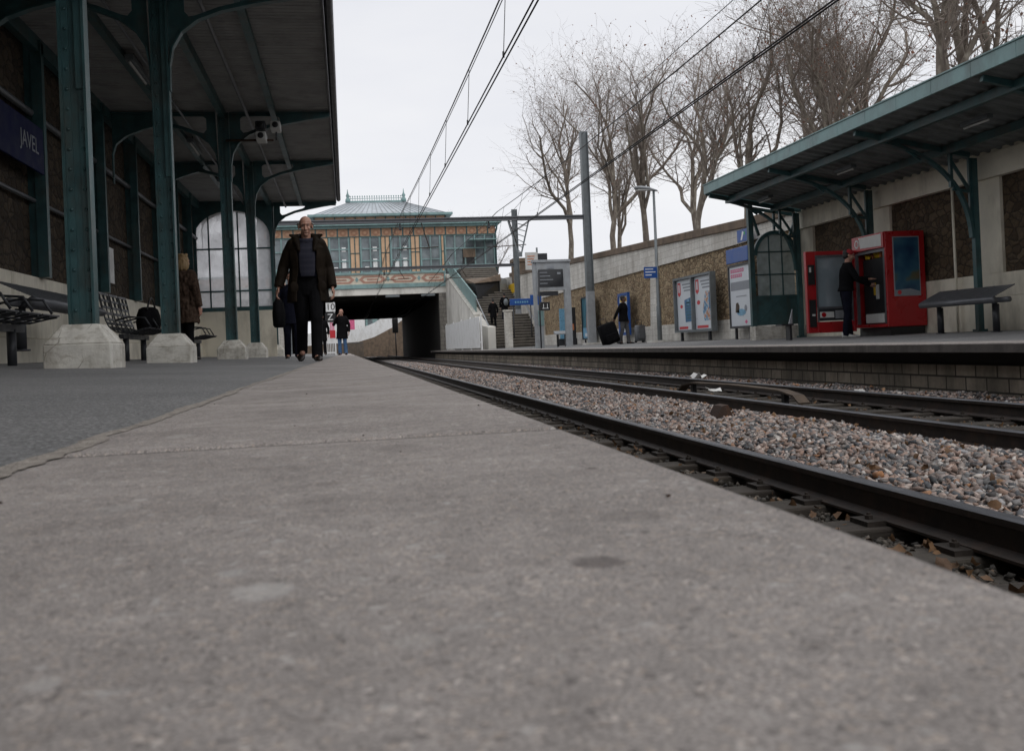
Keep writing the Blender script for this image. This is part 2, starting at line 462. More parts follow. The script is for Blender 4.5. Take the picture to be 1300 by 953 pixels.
def m_slab():
    m, nt, p = newmat('platform_edge_concrete')
    w = coords(nt, 'World')
    big = noise(nt, w, 3.2, 6, .6); mid = noise(nt, w, 28, 5, .6); fine = noise(nt, w, 620, 3, .65)
    c = ramp(nt, big, [(.32, (.268, .250, .240)), (.68, (.40, .376, .362))])
    c = mixc(nt, .8, c, ramp(nt, mid, [(.32, .84), (.5, 1.0), (.68, 1.13)]), 'MULTIPLY')
    c = mixc(nt, .9, c, ramp(nt, fine, [(.36, .55), (.5, 1.0), (.64, 1.42)]), 'MULTIPLY')
    vo = nt.nodes.new('ShaderNodeTexVoronoi'); vo.inputs['Scale'].default_value = 340; nt.links.new(w, vo.inputs['Vector'])
    spk = ramp(nt, vo.outputs['Color'], [(.0, (.22, .20, .19)), (.22, (.85, .82, .80)), (.7, (1.04, 1.0, .97)), (.85, (1.25, 1.12, 1.0)), (1.0, (1.9, 1.85, 1.8))])
    c = mixc(nt, .75, c, spk, 'MULTIPLY')
    st = ramp(nt, noise(nt, w, 3.1, 6, .7), [(.55, 0.0), (.68, .4)])       # dark stains
    c = mixc(nt, st, c, (.17, .15, .14))
    pal = ramp(nt, noise(nt, w, 55, 2, .5), [(.66, 0.0), (.71, .55)])       # pale worn pebbles
    c = mixc(nt, pal, c, (.52, .50, .48))
    for (sx, sy, ra, rb, colr, amt) in ((-.040, .438, .014, .017, (.50, .48, .46), .55), (.110, .442, .014, .012, (.10, .085, .08), .6), (-.057, .480, .007, .007, (.46, .45, .44), .45), (-.10, .335, .006, .008, (.5, .48, .46), .4), (.02, .345, .010, .010, (.44, .42, .40), .35),
                                        (-.205, .52, .008, .02, (.13, .115, .105), .35), (-.02, .78, .012, .012, (.15, .13, .12), .4), (.19, .77, .005, .006, (.07, .06, .055), .7), (-.22, 1.35, .02, .03, (.47, .45, .42), .35), (.05, 1.02, .03, .05, (.14, .125, .115), .3), (.16, .55, .02, .02, (.16, .145, .135), .35), (-.16, .72, .015, .02, (.45, .43, .41), .3)):
        g = nt.nodes.new('ShaderNodeMapping'); g.inputs['Location'].default_value = (-sx / ra, -sy / rb, 0); g.inputs['Scale'].default_value = (1 / ra, 1 / rb, 0)
        nt.links.new(w, g.inputs['Vector'])
        ds = nt.nodes.new('ShaderNodeVectorMath'); ds.operation = 'LENGTH'; nt.links.new(g.outputs['Vector'], ds.inputs[0])
        ad = nt.nodes.new('ShaderNodeMath'); ad.operation = 'MULTIPLY_ADD'; nt.links.new(noise(nt, w, 150, 3), ad.inputs[0]); ad.inputs[1].default_value = .9; nt.links.new(ds.outputs['Value'], ad.inputs[2])
        c = mixc(nt, ramp(nt, ad.outputs[0], [(.0, amt), (1.0 - 1e-4, 0.0)]) if False else ramp(nt, _scale(nt, ad.outputs[0], .5), [(.58, amt), (.80, 0.0)]), c, colr)
    dk = ramp(nt, noise(nt, w, 75, 2, .5), [(.70, 0.0), (.75, .6)])       # small dark pits
    c = mixc(nt, dk, c, (.09, .08, .075))
    nt.links.new(c, p.inputs['Base Color']); p.inputs['Roughness'].default_value = .85
    p.inputs['Specular IOR Level'].default_value = .25
    bump(nt, p, fine, .35, .0012)
    return m


def m_asphalt():
    m, nt, p = newmat('worn_asphalt')
    w = coords(nt, 'World')
    big = noise(nt, w, .8, 5); fine = noise(nt, w, 140, 3, .7)
    c = ramp(nt, big, [(.3, (.145, .145, .146)), (.7, (.215, .213, .21))])
    vo = nt.nodes.new('ShaderNodeTexVoronoi'); vo.inputs['Scale'].default_value = 190; nt.links.new(w, vo.inputs['Vector'])
    c = mixc(nt, .7, c, ramp(nt, vo.outputs['Color'], [(.0, .3), (.5, .95), (.85, 1.6), (1.0, 3.0)]), 'MULTIPLY')
    pal = ramp(nt, noise(nt, w, 9, 3, .6), [(.66, 0.0), (.70, .35)])
    c = mixc(nt, pal, c, (.17, .165, .16))
    nt.links.new(c, p.inputs['Base Color']); p.inputs['Roughness'].default_value = .8
    bump(nt, p, vo.outputs['Distance'], .5, .003)
    return m


def m_brick(name, c1, c2, mort, bw, bh, swap='YZ0', rough=.85, dirt=(.1, .08, .06), dirt_amt=.6, msize=.012, bmp=.5, hstreak=.35, warp=.0):
    m, nt, p = newmat(name)
    v = coords(nt, 'World', (1, 1, 1), swap)
    if warp:
        nz = nt.nodes.new('ShaderNodeTexNoise'); nz.inputs['Scale'].default_value = 3; nt.links.new(v, nz.inputs['Vector'])
        mm = nt.nodes.new('ShaderNodeMix'); mm.data_type = 'RGBA'; mm.blend_type = 'LINEAR_LIGHT'; mm.inputs['Factor'].default_value = warp
        nt.links.new(v, mm.inputs['A']); nt.links.new(nz.outputs['Color'], mm.inputs['B']); v = mm.outputs['Result']
    b = nt.nodes.new('ShaderNodeTexBrick'); b.inputs['Scale'].default_value = 1
    b.inputs['Brick Width'].default_value = bw; b.inputs['Row Height'].default_value = bh
    b.inputs['Mortar Size'].default_value = msize; b.inputs['Mortar Smooth'].default_value = .2
    b.inputs['Color1'].default_value = (*c1, 1); b.inputs['Color2'].default_value = (*c2, 1); b.inputs['Mortar'].default_value = (*mort, 1)
    b.inputs['Bias'].default_value = -.1
    nt.links.new(v, b.inputs['Vector'])
    w = coords(nt, 'World')
    c = mixc(nt, .6, b.outputs['Color'], ramp(nt, noise(nt, w, 11, 6, .7), [(.25, .55), (.5, 1.0), (.8, 1.3)]), 'MULTIPLY')
    d = ramp(nt, noise(nt, coords(nt, 'World', (1, 1, hstreak)), 1.6, 7, .7), [(.42, 0.0), (.68, dirt_amt)])
    c = mixc(nt, d, c, dirt)
    nt.links.new(c, p.inputs['Base Color']); p.inputs['Roughness'].default_value = rough
    inv = nt.nodes.new('ShaderNodeMath'); inv.operation = 'SUBTRACT'; inv.inputs[0].default_value = 1; nt.links.new(b.outputs['Fac'], inv.inputs[1])
    h = mixc(nt, .35, inv.outputs[0], noise(nt, w, 25, 5))
    bump(nt, p, h, bmp, .02)
    return m


def m_rubble(name, stops, scale=(3.2, 3.2, 5.0), joint=(.05, .04, .03)):
    m, nt, p = newmat(name)
    v = coords(nt, 'World', scale)
    nz = nt.nodes.new('ShaderNodeTexNoise'); nz.inputs['Scale'].default_value = 1.4; nt.links.new(v, nz.inputs['Vector'])
    mm = nt.nodes.new('ShaderNodeMix'); mm.data_type = 'RGBA'; mm.blend_type = 'LINEAR_LIGHT'; mm.inputs['Factor'].default_value = .25
    nt.links.new(v, mm.inputs['A']); nt.links.new(nz.outputs['Color'], mm.inputs['B'])
    a = nt.nodes.new('ShaderNodeTexVoronoi'); a.inputs['Scale'].default_value = 1; nt.links.new(mm.outputs['Result'], a.inputs['Vector'])
    e = nt.nodes.new('ShaderNodeTexVoronoi'); e.feature = 'DISTANCE_TO_EDGE'; e.inputs['Scale'].default_value = 1; nt.links.new(mm.outputs['Result'], e.inputs['Vector'])
    c = ramp(nt, a.outputs['Color'], stops)
    w = coords(nt, 'World')
    c = mixc(nt, .8, c, ramp(nt, noise(nt, w, 16, 7, .75), [(.28, .35), (.5, 1.0), (.75, 1.6)]), 'MULTIPLY')
    jm = ramp(nt, e.outputs['Distance'], [(.0, 1.0), (.07, 0.0)])
    c = mixc(nt, jm, c, joint)
    nt.links.new(c, p.inputs['Base Color']); p.inputs['Roughness'].default_value = .92
    hh = ramp(nt, e.outputs['Distance'], [(.0, 0.0), (.18, 1.0)])
    h = mixc(nt, .5, hh, noise(nt, w, 14, 8, .75))
    bump(nt, p, h, 1.0, .06)
    return m


def m_stone_attr(name, stops, rough=.85):
    m, nt, p = newmat(name)
    at = nt.nodes.new('ShaderNodeAttribute'); at.attribute_name = 'stone'
    c = ramp(nt, at.outputs['Fac'], stops)
    w = coords(nt, 'World')
    c = mixc(nt, .7, c, ramp(nt, noise(nt, w, 70, 4, .7), [(.25, .55), (.5, 1.0), (.8, 1.4)]), 'MULTIPLY')
    nt.links.new(c, p.inputs['Base Color']); p.inputs['Roughness'].default_value = rough
    bump(nt, p, noise(nt, w, 160, 3), .4, .004)
    return m


def m_rail():
    m, nt, p = newmat('rail_steel')
    at = nt.nodes.new('ShaderNodeTexCoord')
    w = coords(nt, 'World')
    c = ramp(nt, noise(nt, w, 12, 5), [(.3, (.016, .012, .0105)), (.7, (.040, .028, .022))])
    c = mixc(nt, ramp(nt, noise(nt, w, 5, 6, .7), [(.5, 0.0), (.68, .6)]), c, (.075, .042, .026))
    nt.links.new(c, p.inputs['Base Color']); p.inputs['Roughness'].default_value = .62
    bump(nt, p, noise(nt, w, 60, 3), .25, .005)
    return m


def m_railtop():
    m, nt, p = newmat('polished_rail_head')
    w = coords(nt, 'World', (6, .3, 6))
    c = ramp(nt, noise(nt, w, 6, 3), [(.3, (.07, .072, .08)), (.7, (.16, .165, .18))])
    nt.links.new(c, p.inputs['Base Color']); p.inputs['Metallic'].default_value = .75; p.inputs['Roughness'].default_value = .42
    return m


def m_sleeper():
    m, nt, p = newmat('old_oak_sleeper')
    w = coords(nt, 'World', (1.2, 14, 6))
    c = ramp(nt, noise(nt, w, 3, 6, .7), [(.3, (.022, .018, .015)), (.7, (.068, .056, .045))])
    d = ramp(nt, noise(nt, coords(nt, 'World'), 3, 4), [(.5, 0.0), (.7, .6)])
    c = mixc(nt, d, c, (.085, .075, .06))
    nt.links.new(c, p.inputs['Base Color']); p.inputs['Roughness'].default_value = .9
    bump(nt, p, noise(nt, w, 3, 6, .7), .8, .02)
    return m


def m_bark():
    m, nt, p = newmat('plane_tree_bark')
    w = coords(nt, 'Object', (1, 1, .5))
    c = ramp(nt, noise(nt, w, 5, 4), [(.35, (.13, .105, .085)), (.55, (.21, .18, .145)), (.66, (.32, .285, .235))])
    nt.links.new(c, p.inputs['Base Color']); p.inputs['Roughness'].default_value = .9
    return m


def m_photo(name, stops, scale):
    m, nt, p = newmat(name)
    n1 = noise(nt, coords(nt, 'World'), scale, 2, .5, 'Fac')
    nt.links.new(ramp(nt, n1, stops), p.inputs['Base Color']); p.inputs['Roughness'].default_value = .3
    return m


def m_plaid():
    m, nt, p = newmat('navy_plaid_wool')
    v = coords(nt, 'Object')
    a = nt.nodes.new('ShaderNodeTexWave'); a.wave_type = 'BANDS'; a.bands_direction = 'Z'; a.inputs['Scale'].default_value = 4.5
    b = nt.nodes.new('ShaderNodeTexWave'); b.wave_type = 'BANDS'; b.bands_direction = 'X'; b.inputs['Scale'].default_value = 6
    nt.links.new(v, a.inputs['Vector']); nt.links.new(v, b.inputs['Vector'])
    c = ramp(nt, a.outputs['Fac'], [(.6, (.008, .009, .018)), (.8, (.016, .016, .026))])
    c2 = ramp(nt, b.outputs['Fac'], [(.7, (.006, .007, .014)), (.9, (.012, .010, .016))])
    c = mixc(nt, .5, c, c2, 'ADD')
    nt.links.new(c, p.inputs['Base Color']); p.inputs['Roughness'].default_value = .9
    return m


M['photo_warm'] = m_photo('printed_picture', [(.3, (.03, .10, .25)), (.42, (.12, .32, .50)), (.5, (.55, .58, .6)), (.58, (.50, .20, .10)), (.66, (.42, .24, .12)), (.75, (.06, .12, .22))], 7)
M['photo_blue'] = m_photo('printed_blue_picture', [(.3, (.01, .035, .09)), (.45, (.02, .075, .14)), (.55, (.04, .12, .18)), (.63, (.10, .11, .07)), (.7, (.16, .08, .04))], 2.3)
M['slab'] = m_slab(); M['asphalt'] = m_asphalt()
M['white_block'] = m_brick('whitewashed_stone_blocks', (.70, .68, .63), (.60, .58, .53), (.40, .375, .33), .50, .225, msize=.007, dirt=(.22, .18, .14), dirt_amt=.5)
M['edge_block'] = m_brick('platform_face_blocks', (.36, .31, .245), (.24, .205, .16), (.04, .035, .028), .38, .165, dirt=(.05, .045, .036), dirt_amt=.8, hstreak=.25, bmp=.7)
M['rubble'] = m_rubble('rough_brown_rubble', [(0, (.19, .13, .072)), (.35, (.31, .22, .13)), (.6, (.42, .32, .195)), (1, (.25, .18, .105))], (4.6, 4.6, 6.5), (.09, .066, .042))
M['rubble_shaded'] = m_rubble('canopy_shaded_rubble', [(0, (.026, .018, .012)), (.35, (.055, .038, .023)), (.6, (.08, .058, .036)), (1, (.034, .025, .016))], (4.6, 4.6, 6.5), (.022, .017, .012))  # brown rubble with the canopy's shade put into its colour
M['rubble_dark'] = m_rubble('dark_brown_rubble', [(0, (.05, .033, .02)), (.35, (.10, .068, .04)), (.6, (.14, .1, .062)), (1, (.06, .042, .027))], (4.6, 4.6, 6.5), (.035, .026, .018))  # darker tones of the same rubble, for the shelter's wall
M['ballast'] = m_stone_attr('crushed_stone', [(0, (.05, .053, .057)), (.16, (.13, .135, .145)), (.28, (.36, .25, .20)), (.42, (.075, .075, .077)), (.54, (.37, .31, .275)), (.66, (.20, .20, .20)), (.78, (.40, .28, .23)), (.88, (.55, .51, .47)), (.93, (.30, .30, .31)), (1, (.34, .16, .07))])
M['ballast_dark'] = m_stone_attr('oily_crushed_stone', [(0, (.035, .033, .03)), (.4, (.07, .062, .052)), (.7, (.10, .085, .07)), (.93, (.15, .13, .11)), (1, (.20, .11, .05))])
M['leaf'] = m_stone_attr('dead_leaf', [(0, (.08, .042, .02)), (.5, (.15, .08, .036)), (1, (.26, .15, .075))], .7)
M['rail'] = m_rail(); M['rail_top'] = m_railtop(); M['sleeper'] = m_sleeper(); M['bark'] = m_bark(); M['plaid'] = m_plaid()
M['earth'] = paint('brown_earth', (.07, .06, .05), .95, 0, .3, 3, None, 0, .5, 20, 'World')
M['twig'] = paint('twig_bark', (.23, .19, .16), .9, 0, .3, 3)
M['deadleaf_tree'] = paint('hanging_dead_leaf', (.20, .085, .05), .8, 0, .4, 2)
M['tunnel'] = paint('dark_tunnel_lining', (.02, .018, .016), .95, 0, .3, 1.5, None, 0, .4, 12, 'World')

# ================================================================== GROUND AND PLATFORMS
PI = math.pi
def zl(x): return .037 * (-x - .33) if x < -.33 else 0.0          # left platform rises gently from its edge
def zr(x): return -.10 + .022 * (x - 6.85)                        # right platform

MB().box(-700, 700, -300, 1500, -1.35, -1.25).build('ground', M['earth'], tag=(None, None, None, 'structure'))
MB().box(.2, 6.95, -6, 260, -1.2, -.835).build('trackbed', M['earth'], tag=(None, None, None, 'structure'))

b = MB()
y = -5.85
while y < 76:
    L = 1.0
    t = .008
    x0, x1, y0, y1 = -.33, .255, y + .0105, y + L - .0105
    c = .012
    dz = random.uniform(-.0015, 0)
    b.hexa([(x0, y0, -.16), (x1, y0, -.16), (x1, y1, -.16), (x0, y1, -.16)], [(x0, y0, -c), (x1, y0, -c), (x1, y1, -c), (x0, y1, -c)])
    b.add([(x0, y0, -c), (x1, y0, -c), (x1, y1, -c), (x0, y1, -c), (x0, y0 + t, dz), (x1 - c, y0 + t, dz), (x1 - c, y1 - t, dz), (x0, y1 - t, dz)],
          [(4, 5, 6, 7), (0, 1, 5, 4), (1, 2, 6, 5), (2, 3, 7, 6), (3, 0, 4, 7)])
    y += L
b.build('platform_edge', M['slab'], tag=(None, None, None, 'structure'))
MB().box(-.329, .25, -6, 76, -.15, -.004).build('platform_joint', paint('dirt_filled_joint', (.05, .045, .04), .95, 0, .3, 30, None, 0, .5, 200, 'World'), tag=(None, None, None, 'structure'))
MB().box(-.30, .12, -6, 76, -1.2, -.165).build('platform_face', M['edge_block'], tag=(None, None, None, 'structure'))
b = MB()
xs = [-.3305, -1.2, -2.4, -4.6]
b.add([(x, yy, zl(x)) for yy in (-6, 76) for i, x in enumerate(xs)], [(1, 0, 4, 5), (2, 1, 5, 6), (3, 2, 6, 7)])
b.box(-4.6, -.34, -6, 76, -1.2, -.004)
b.build('platform_surface', M['asphalt'], tag=(None, None, None, 'structure'))
# crumbling mortar seam between the slab and the asphalt
b = MB(); n = 1500; V = []; rr = random.Random(4)
w1 = w2 = .01; yy = .2
for i in range(n):
    w1 += rr.uniform(-.004, .004); w2 += rr.uniform(-.005, .005)
    w1 = min(max(w1, .002), .014); w2 = min(max(w2, .002), .022)
    V += [(-.331 - w1, yy, zl(-.331 - w1) + .0003), (-.331 + rr.uniform(-.002, .002), yy, .0006 + rr.uniform(0, .0010)), (-.329 + w2, yy, .0003)]
    yy += .008 * (1 + i * .006)
b.add(V, [f for i in range(n - 1) for f in ((3 * i, 3 * i + 1, 3 * i + 4, 3 * i + 3), (3 * i + 1, 3 * i + 2, 3 * i + 5, 3 * i + 4))])
b.build('mortar_seam', paint('crumbled_mortar', (.34, .305, .27), .9, 0, .35, 60, (.16, .14, .12), .8, .6, 250, 'World'), tag=(None, None, None, 'structure'))

# right platform
b = MB()
b.add([(6.85, -6, zr(6.85)), (11.3, -6, zr(11.3)), (11.3, 80, zr(11.3)), (6.85, 80, zr(6.85))], [(0, 1, 2, 3)])
b.box(7.2, 11.3, -6, 80, -1.2, -.112)
o = b.build('platform_surface', M['asphalt'], tag=(None, None, None, 'structure'))
b = MB(); y = -6
while y < 80:
    b.hexa([(6.83, y + .003, zr(6.85) - .10), (7.28, y + .003, zr(6.85) - .10), (7.28, y + 1.497, zr(6.85) - .10), (6.83, y + 1.497, zr(6.85) - .10)],
           [(6.83, y + .003, zr(6.85) + .006), (7.28, y + .003, zr(7.28) + .006), (7.28, y + 1.497, zr(7.28) + .006), (6.83, y + 1.497, zr(6.85) + .006)])
    y += 1.5
b.build('platform_edge', M['slab'], tag=(None, None, None, 'structure'), bevel=.012)
MB().box(7.10, 7.199, -6, 80, -1.2, zr(6.85) - .26).build('platform_face', M['edge_block'], tag=(None, None, None, 'structure'))
MB().box(6.822, 6.8285, -6, 80, zr(6.85) - .098, zr(6.85) - .008).build('platform_nosing', paint('sooty_concrete_nosing', (.105, .095, .088), .9, 0, .3, 5, (.05, .045, .04), .7, .5, 60, 'World'), tag=(None, None, None, 'structure'))
MB().box(7.16, 7.199, -6, 80, zr(6.85) - .259, zr(6.85) - .101).build('recess_shade_strip', M['tunnel'], tag=(None, None, None, 'structure'))  # near-black strip added to deepen the shadow under the lip

# ================================================================== TRACKS
HR = -.60                                                          # rail top
def curve_x(y): return 0.0
def rail_profile():
    h = .15
    return [(-.065, -h), (.065, -h), (.065, -h + .012), (.012, -h + .03), (.009, -.045), (.033, -.034), (.034, -.008), (.026, 0), (-.026, 0), (-.034, -.008), (-.033, -.034), (-.009, -.045), (-.012, -h + .03), (-.065, -h + .012)]

def make_rail(x, parent):
    P = rail_profile(); N = len(P); b = MB()
    ys = [-5, 260]
    V = [(x + px, yy, HR + pz) for yy in ys for px, pz in P]
    fs = []
    for k in range(N):
        k2 = (k + 1) % N
        fs.append(((k, k2, N + k2, N + k)[::-1], 1 if k in (6, 7, 8) else 0))
    for f, mi in fs: b.add([V[i] for i in f], [(0, 1, 2, 3)], mi)
    return b.build('rail', [M['rail'], M['rail_top']], parent)

def make_track(xc, label, first_y):
    t = thing('railway_track', label, 'railway track', (xc, 0, -.76), 'railway tracks between the platforms')
    make_rail(xc - .7525, t); make_rail(xc + .7525, t)
    b = MB(); b.box(xc - 1.28, xc + 1.28, first_y - .12, first_y + .12, -.90, -.757)
    sl = b.build('sleeper', M['sleeper'], t, bevel=.012)
    fs = []
    for sd in (-1, 1):
        for q in (-1, 1):
            fb = MB(); x = xc + sd * .7525 + q * .095
            fb.box(x - .05, x + .05, first_y - .075, first_y + .075, -.757, -.735)
            fb.lathe([(.02, -.735), (.02, -.718), (.010, -.716), (.010, -.706), (.0, -.706)], (x, first_y, 0), 6, smooth=False)
            fs.append(fb.build('rail_fastening', M['iron'], sl))
    for k in range(1, 100):
        c = sl.copy(); COL.objects.link(c); c.parent = t; c.location = (0, .6 * k, random.uniform(-.008, .004)); c.rotation_euler = (0, 0, random.uniform(-.012, .012))
        if k < 25:
            for f in fs:
                d = f.copy(); COL.objects.link(d); d.parent = c
    return t
make_track(1.605, 'railway track running beside the near concrete platform edge', 1.05)
make_track(5.0525, 'railway track running along the far block-faced platform', 1.3)

# crushed stone
def rock_variant(seed, n=9):
    r = random.Random(seed); bm = bmesh.new()
    for _ in range(n):
        v = Vector((r.gauss(0, 1), r.gauss(0, 1), r.gauss(0, 1))).normalized() * r.uniform(.65, 1.2)
        bm.verts.new((v.x * 1.15, v.y * .95, v.z * .8))
    res = bmesh.ops.convex_hull(bm, input=bm.verts)
    bmesh.ops.delete(bm, geom=[g for g in res['geom_interior'] if isinstance(g, bmesh.types.BMVert)], context='VERTS')
    bmesh.ops.recalc_face_normals(bm, faces=bm.faces)
    bm.verts.ensure_lookup_table(); bm.verts.index_update()
    V = np.array([v.co[:] for v in bm.verts]); Fc = [[v.index for v in f.verts] for f in bm.faces]
    Fc = np.array([f for f in Fc if len(f) == 3]); bm.free()
    return V, Fc
ROCKS = [rock_variant(i) for i in range(16)]

def scatter(name, mat_, regions, hfun, variants=ROCKS, flat=.8, tag=None, base=None, seed=1):
    """regions: (x0,x1,y0,y1,density,size_lo,size_hi)"""
    g = np.random.default_rng(seed)
    VV, FF, AA = [], [], []; off = 0
    for (x0, x1, y0, y1, dens, s0, s1) in regions:
        N = int((x1 - x0) * (y1 - y0) * dens)
        px = g.uniform(x0, x1, N); py = g.uniform(y0, y1, N); sz = (s0 + (s1 - s0) * g.random(N) ** 1.6) * .5
        q = g.normal(size=(N, 4)); q /= np.linalg.norm(q, axis=1)[:, None]
        w, x, yq, z = q.T
        Rm = np.stack([np.stack([1 - 2 * (yq * yq + z * z), 2 * (x * yq - z * w), 2 * (x * z + yq * w)], -1),
                       np.stack([2 * (x * yq + z * w), 1 - 2 * (x * x + z * z), 2 * (yq * z - x * w)], -1),
                       np.stack([2 * (x * z - yq * w), 2 * (yq * z + x * w), 1 - 2 * (x * x + yq * yq)], -1)], 1)
        pz = hfun(px, py) + g.uniform(-.3, .45, N) * sz
        col = g.random(N)
        kind = g.integers(0, len(variants), N)
        for k, (V, Fc) in enumerate(variants):
            I = np.where(kind == k)[0]
            if not len(I): continue
            P = np.einsum('nij,vj->nvi', Rm[I], V) * sz[I][:, None, None]
            P[:, :, 2] *= flat
            P += np.stack([px[I], py[I], pz[I]], -1)[:, None, :]
            VV.append(P.reshape(-1, 3)); nv = len(V)
            FF.append((Fc[None] + (np.arange(len(I)) * nv)[:, None, None] + off).reshape(-1, 3))
            AA.append(np.repeat(col[I], nv)); off += nv * len(I)
    if base is not None:
        V, Fc = base
        VV.append(V); FF.append(Fc + off); AA.append(np.full(len(V), .45)); off += len(V)
    V = np.concatenate(VV); Fc = np.concatenate(FF); A = np.concatenate(AA)
    me = bpy.data.meshes.new(name)
    me.vertices.add(len(V)); me.vertices.foreach_set('co', V.astype(np.float32).ravel())
    me.loops.add(len(Fc) * 3); me.loops.foreach_set('vertex_index', Fc.astype(np.int32).ravel())
    me.polygons.add(len(Fc)); me.polygons.foreach_set('loop_start', np.arange(0, len(Fc) * 3, 3, dtype=np.int32))
    me.update(calc_edges=True)
    at = me.attributes.new('stone', 'FLOAT', 'POINT'); at.data.foreach_set('value', A.astype(np.float32))
    me.materials.append(mat_)
    o = bpy.data.objects.new(name, me); COL.objects.link(o)
    if tag: info(o, *tag)
    return o

def h_six(x, y):                                                    # heaped stone between the two tracks
    t = np.clip((x - 2.36) / (4.3 - 2.36), 0, 1)
    return -.755 + .085 * np.sin(PI * t) ** .7 + .012 * np.sin(y * 1.7 + x * 3) + .01 * np.sin(y * 4.1)
def grid_base(x0, x1, y0, y1, nx, ny, h):
    X, Y = np.meshgrid(np.linspace(x0, x1, nx), y0 + (y1 - y0) * np.linspace(0, 1, ny) ** 1.7, indexing='ij')
    V = np.stack([X, Y, h(X, Y) - .012], -1).reshape(-1, 3)
    i, j = np.meshgrid(np.arange(nx - 1), np.arange(ny - 1), indexing='ij'); a = (i * ny + j).ravel()
    return V, np.concatenate([np.stack([a, a + ny, a + ny + 1], -1), np.stack([a, a + ny + 1, a + 1], -1)])
scatter('ballast', M['ballast'], [(2.45, 4.22, 2.2, 6, 1250, .034, .078), (2.45, 4.22, 6, 13, 1000, .038, .078), (2.44, 4.22, 13, 28, 480, .05, .09), (2.44, 4.22, 28, 60, 240, .06, .10)],
        h_six, base=grid_base(2.42, 4.24, -3, 260, 12, 400, h_six), tag=('pale crushed stone heaped between the two tracks', 'ballast', None, 'stuff'), seed=3)
def h_side(x, y): return -.735 + .025 * np.sin(y * 2.3 + x * 5) + .03 * (x - 5.9) / .9
scatter('ballast', M['ballast'], [(5.9, 7.0, 5, 16, 600, .04, .075), (5.9, 7.0, 16, 40, 300, .05, .08)], h_side, base=grid_base(5.88, 7.05, -3, 260, 6, 300, h_side),
        tag=('crushed stone strip along the foot of the far platform face', 'ballast', None, 'stuff'), seed=5)
def h_low(x, y): return -.80 + .012 * np.sin(y * 5 + x * 7)
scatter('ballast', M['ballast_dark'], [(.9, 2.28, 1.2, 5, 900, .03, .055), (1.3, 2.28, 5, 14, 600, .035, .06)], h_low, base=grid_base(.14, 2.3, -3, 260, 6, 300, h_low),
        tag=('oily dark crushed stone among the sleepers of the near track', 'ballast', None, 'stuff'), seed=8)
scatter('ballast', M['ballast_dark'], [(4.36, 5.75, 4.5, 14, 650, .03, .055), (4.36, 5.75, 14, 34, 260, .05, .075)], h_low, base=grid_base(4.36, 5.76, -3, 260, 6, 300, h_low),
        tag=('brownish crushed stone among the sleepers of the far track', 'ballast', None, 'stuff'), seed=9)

def leaf_variant(seed):
    r = random.Random(seed); pts = []
    for i in range(9):
        a = 2 * PI * i / 9; rad = (1.0 if i % 2 == 0 else .76) * r.uniform(.65, 1.15)
        pts.append((rad * math.cos(a), rad * math.sin(a) * .8, r.uniform(-.1, .8) * rad))
    V = np.array([(0, 0, 0)] + pts); Fc = np.array([(0, 1 + i, 1 + (i + 1) % 9) for i in range(9)])
    return V, Fc
LEAVES = [leaf_variant(40 + i) for i in range(6)]
def h_top(x, y): return np.where((x > 2.42) & (x < 4.25), h_six(x, y) + .03, np.where(x > 5.85, h_side(x, y) + .03, -.765))
lf = scatter('dead_leaves', M['leaf'], [(1.6, 2.28, 1.6, 4, 70, .04, .085), (1.6, 2.28, 4, 10, 26, .04, .08), (2.45, 4.22, 2.4, 14, 9, .04, .075), (4.4, 5.72, 5, 20, 9, .05, .09), (5.9, 6.9, 6, 25, 5, .05, .08), (2.45, 4.2, 14, 40, 3, .05, .08)],
             h_top, variants=LEAVES, flat=1.0, tag=('curled brown dead leaves blown onto the tracks', 'leaves', None, 'stuff'), seed=12)

# ================================================================== LEFT PLATFORM: back wall, canopy, screen
COLY = [-3.9, .1, 4.2, 8.3, 12.25, 18.6, 23.3, 29.6]
w = thing('back_wall', 'brown stone wall with cream plinth and green posts behind the left platform', 'wall', (-4.4, 10, 0))
MB().box(-4.6, -4.2, -6, 29.8, -.2, 4.58).build('stone_panel', M['rubble_shaded'], w)
b = MB(); y = -6
while y < 29.4:
    b.box(-4.199, -4.10, y + .006, min(y + 1.59, 29.4), .46, 1.30); y += 1.6
b.box(-4.199, -4.06, -6, 29.4, -.1, .455)
b.box(-4.199, -4.13, -6, 29.4, .456, 1.27)
b.build('plinth', M['cream'], w, bevel=.008)
b = MB(); b.tube([(-4.12, -6, 2.35), (-4.12, 29.4, 2.35)], .03, 8); b.tube([(-4.12, -6, 3.55), (-4.12, 29.4, 3.55)], .045, 8); b.build('conduit', M['grey_metal'], w)
for yy in (8.3, 10.3, 12.25, 14.45, 16.3, 17.9, 20.6, 23.3, 25.5, 27.6):
    b = MB(); b.box(-4.199, -3.99, yy - .10, yy + .10, 1.301, 4.55); b.box(-4.10, -3.96, yy - .13, yy - .101, 1.303, 4.55); b.build('wall_post', M['green'], w)

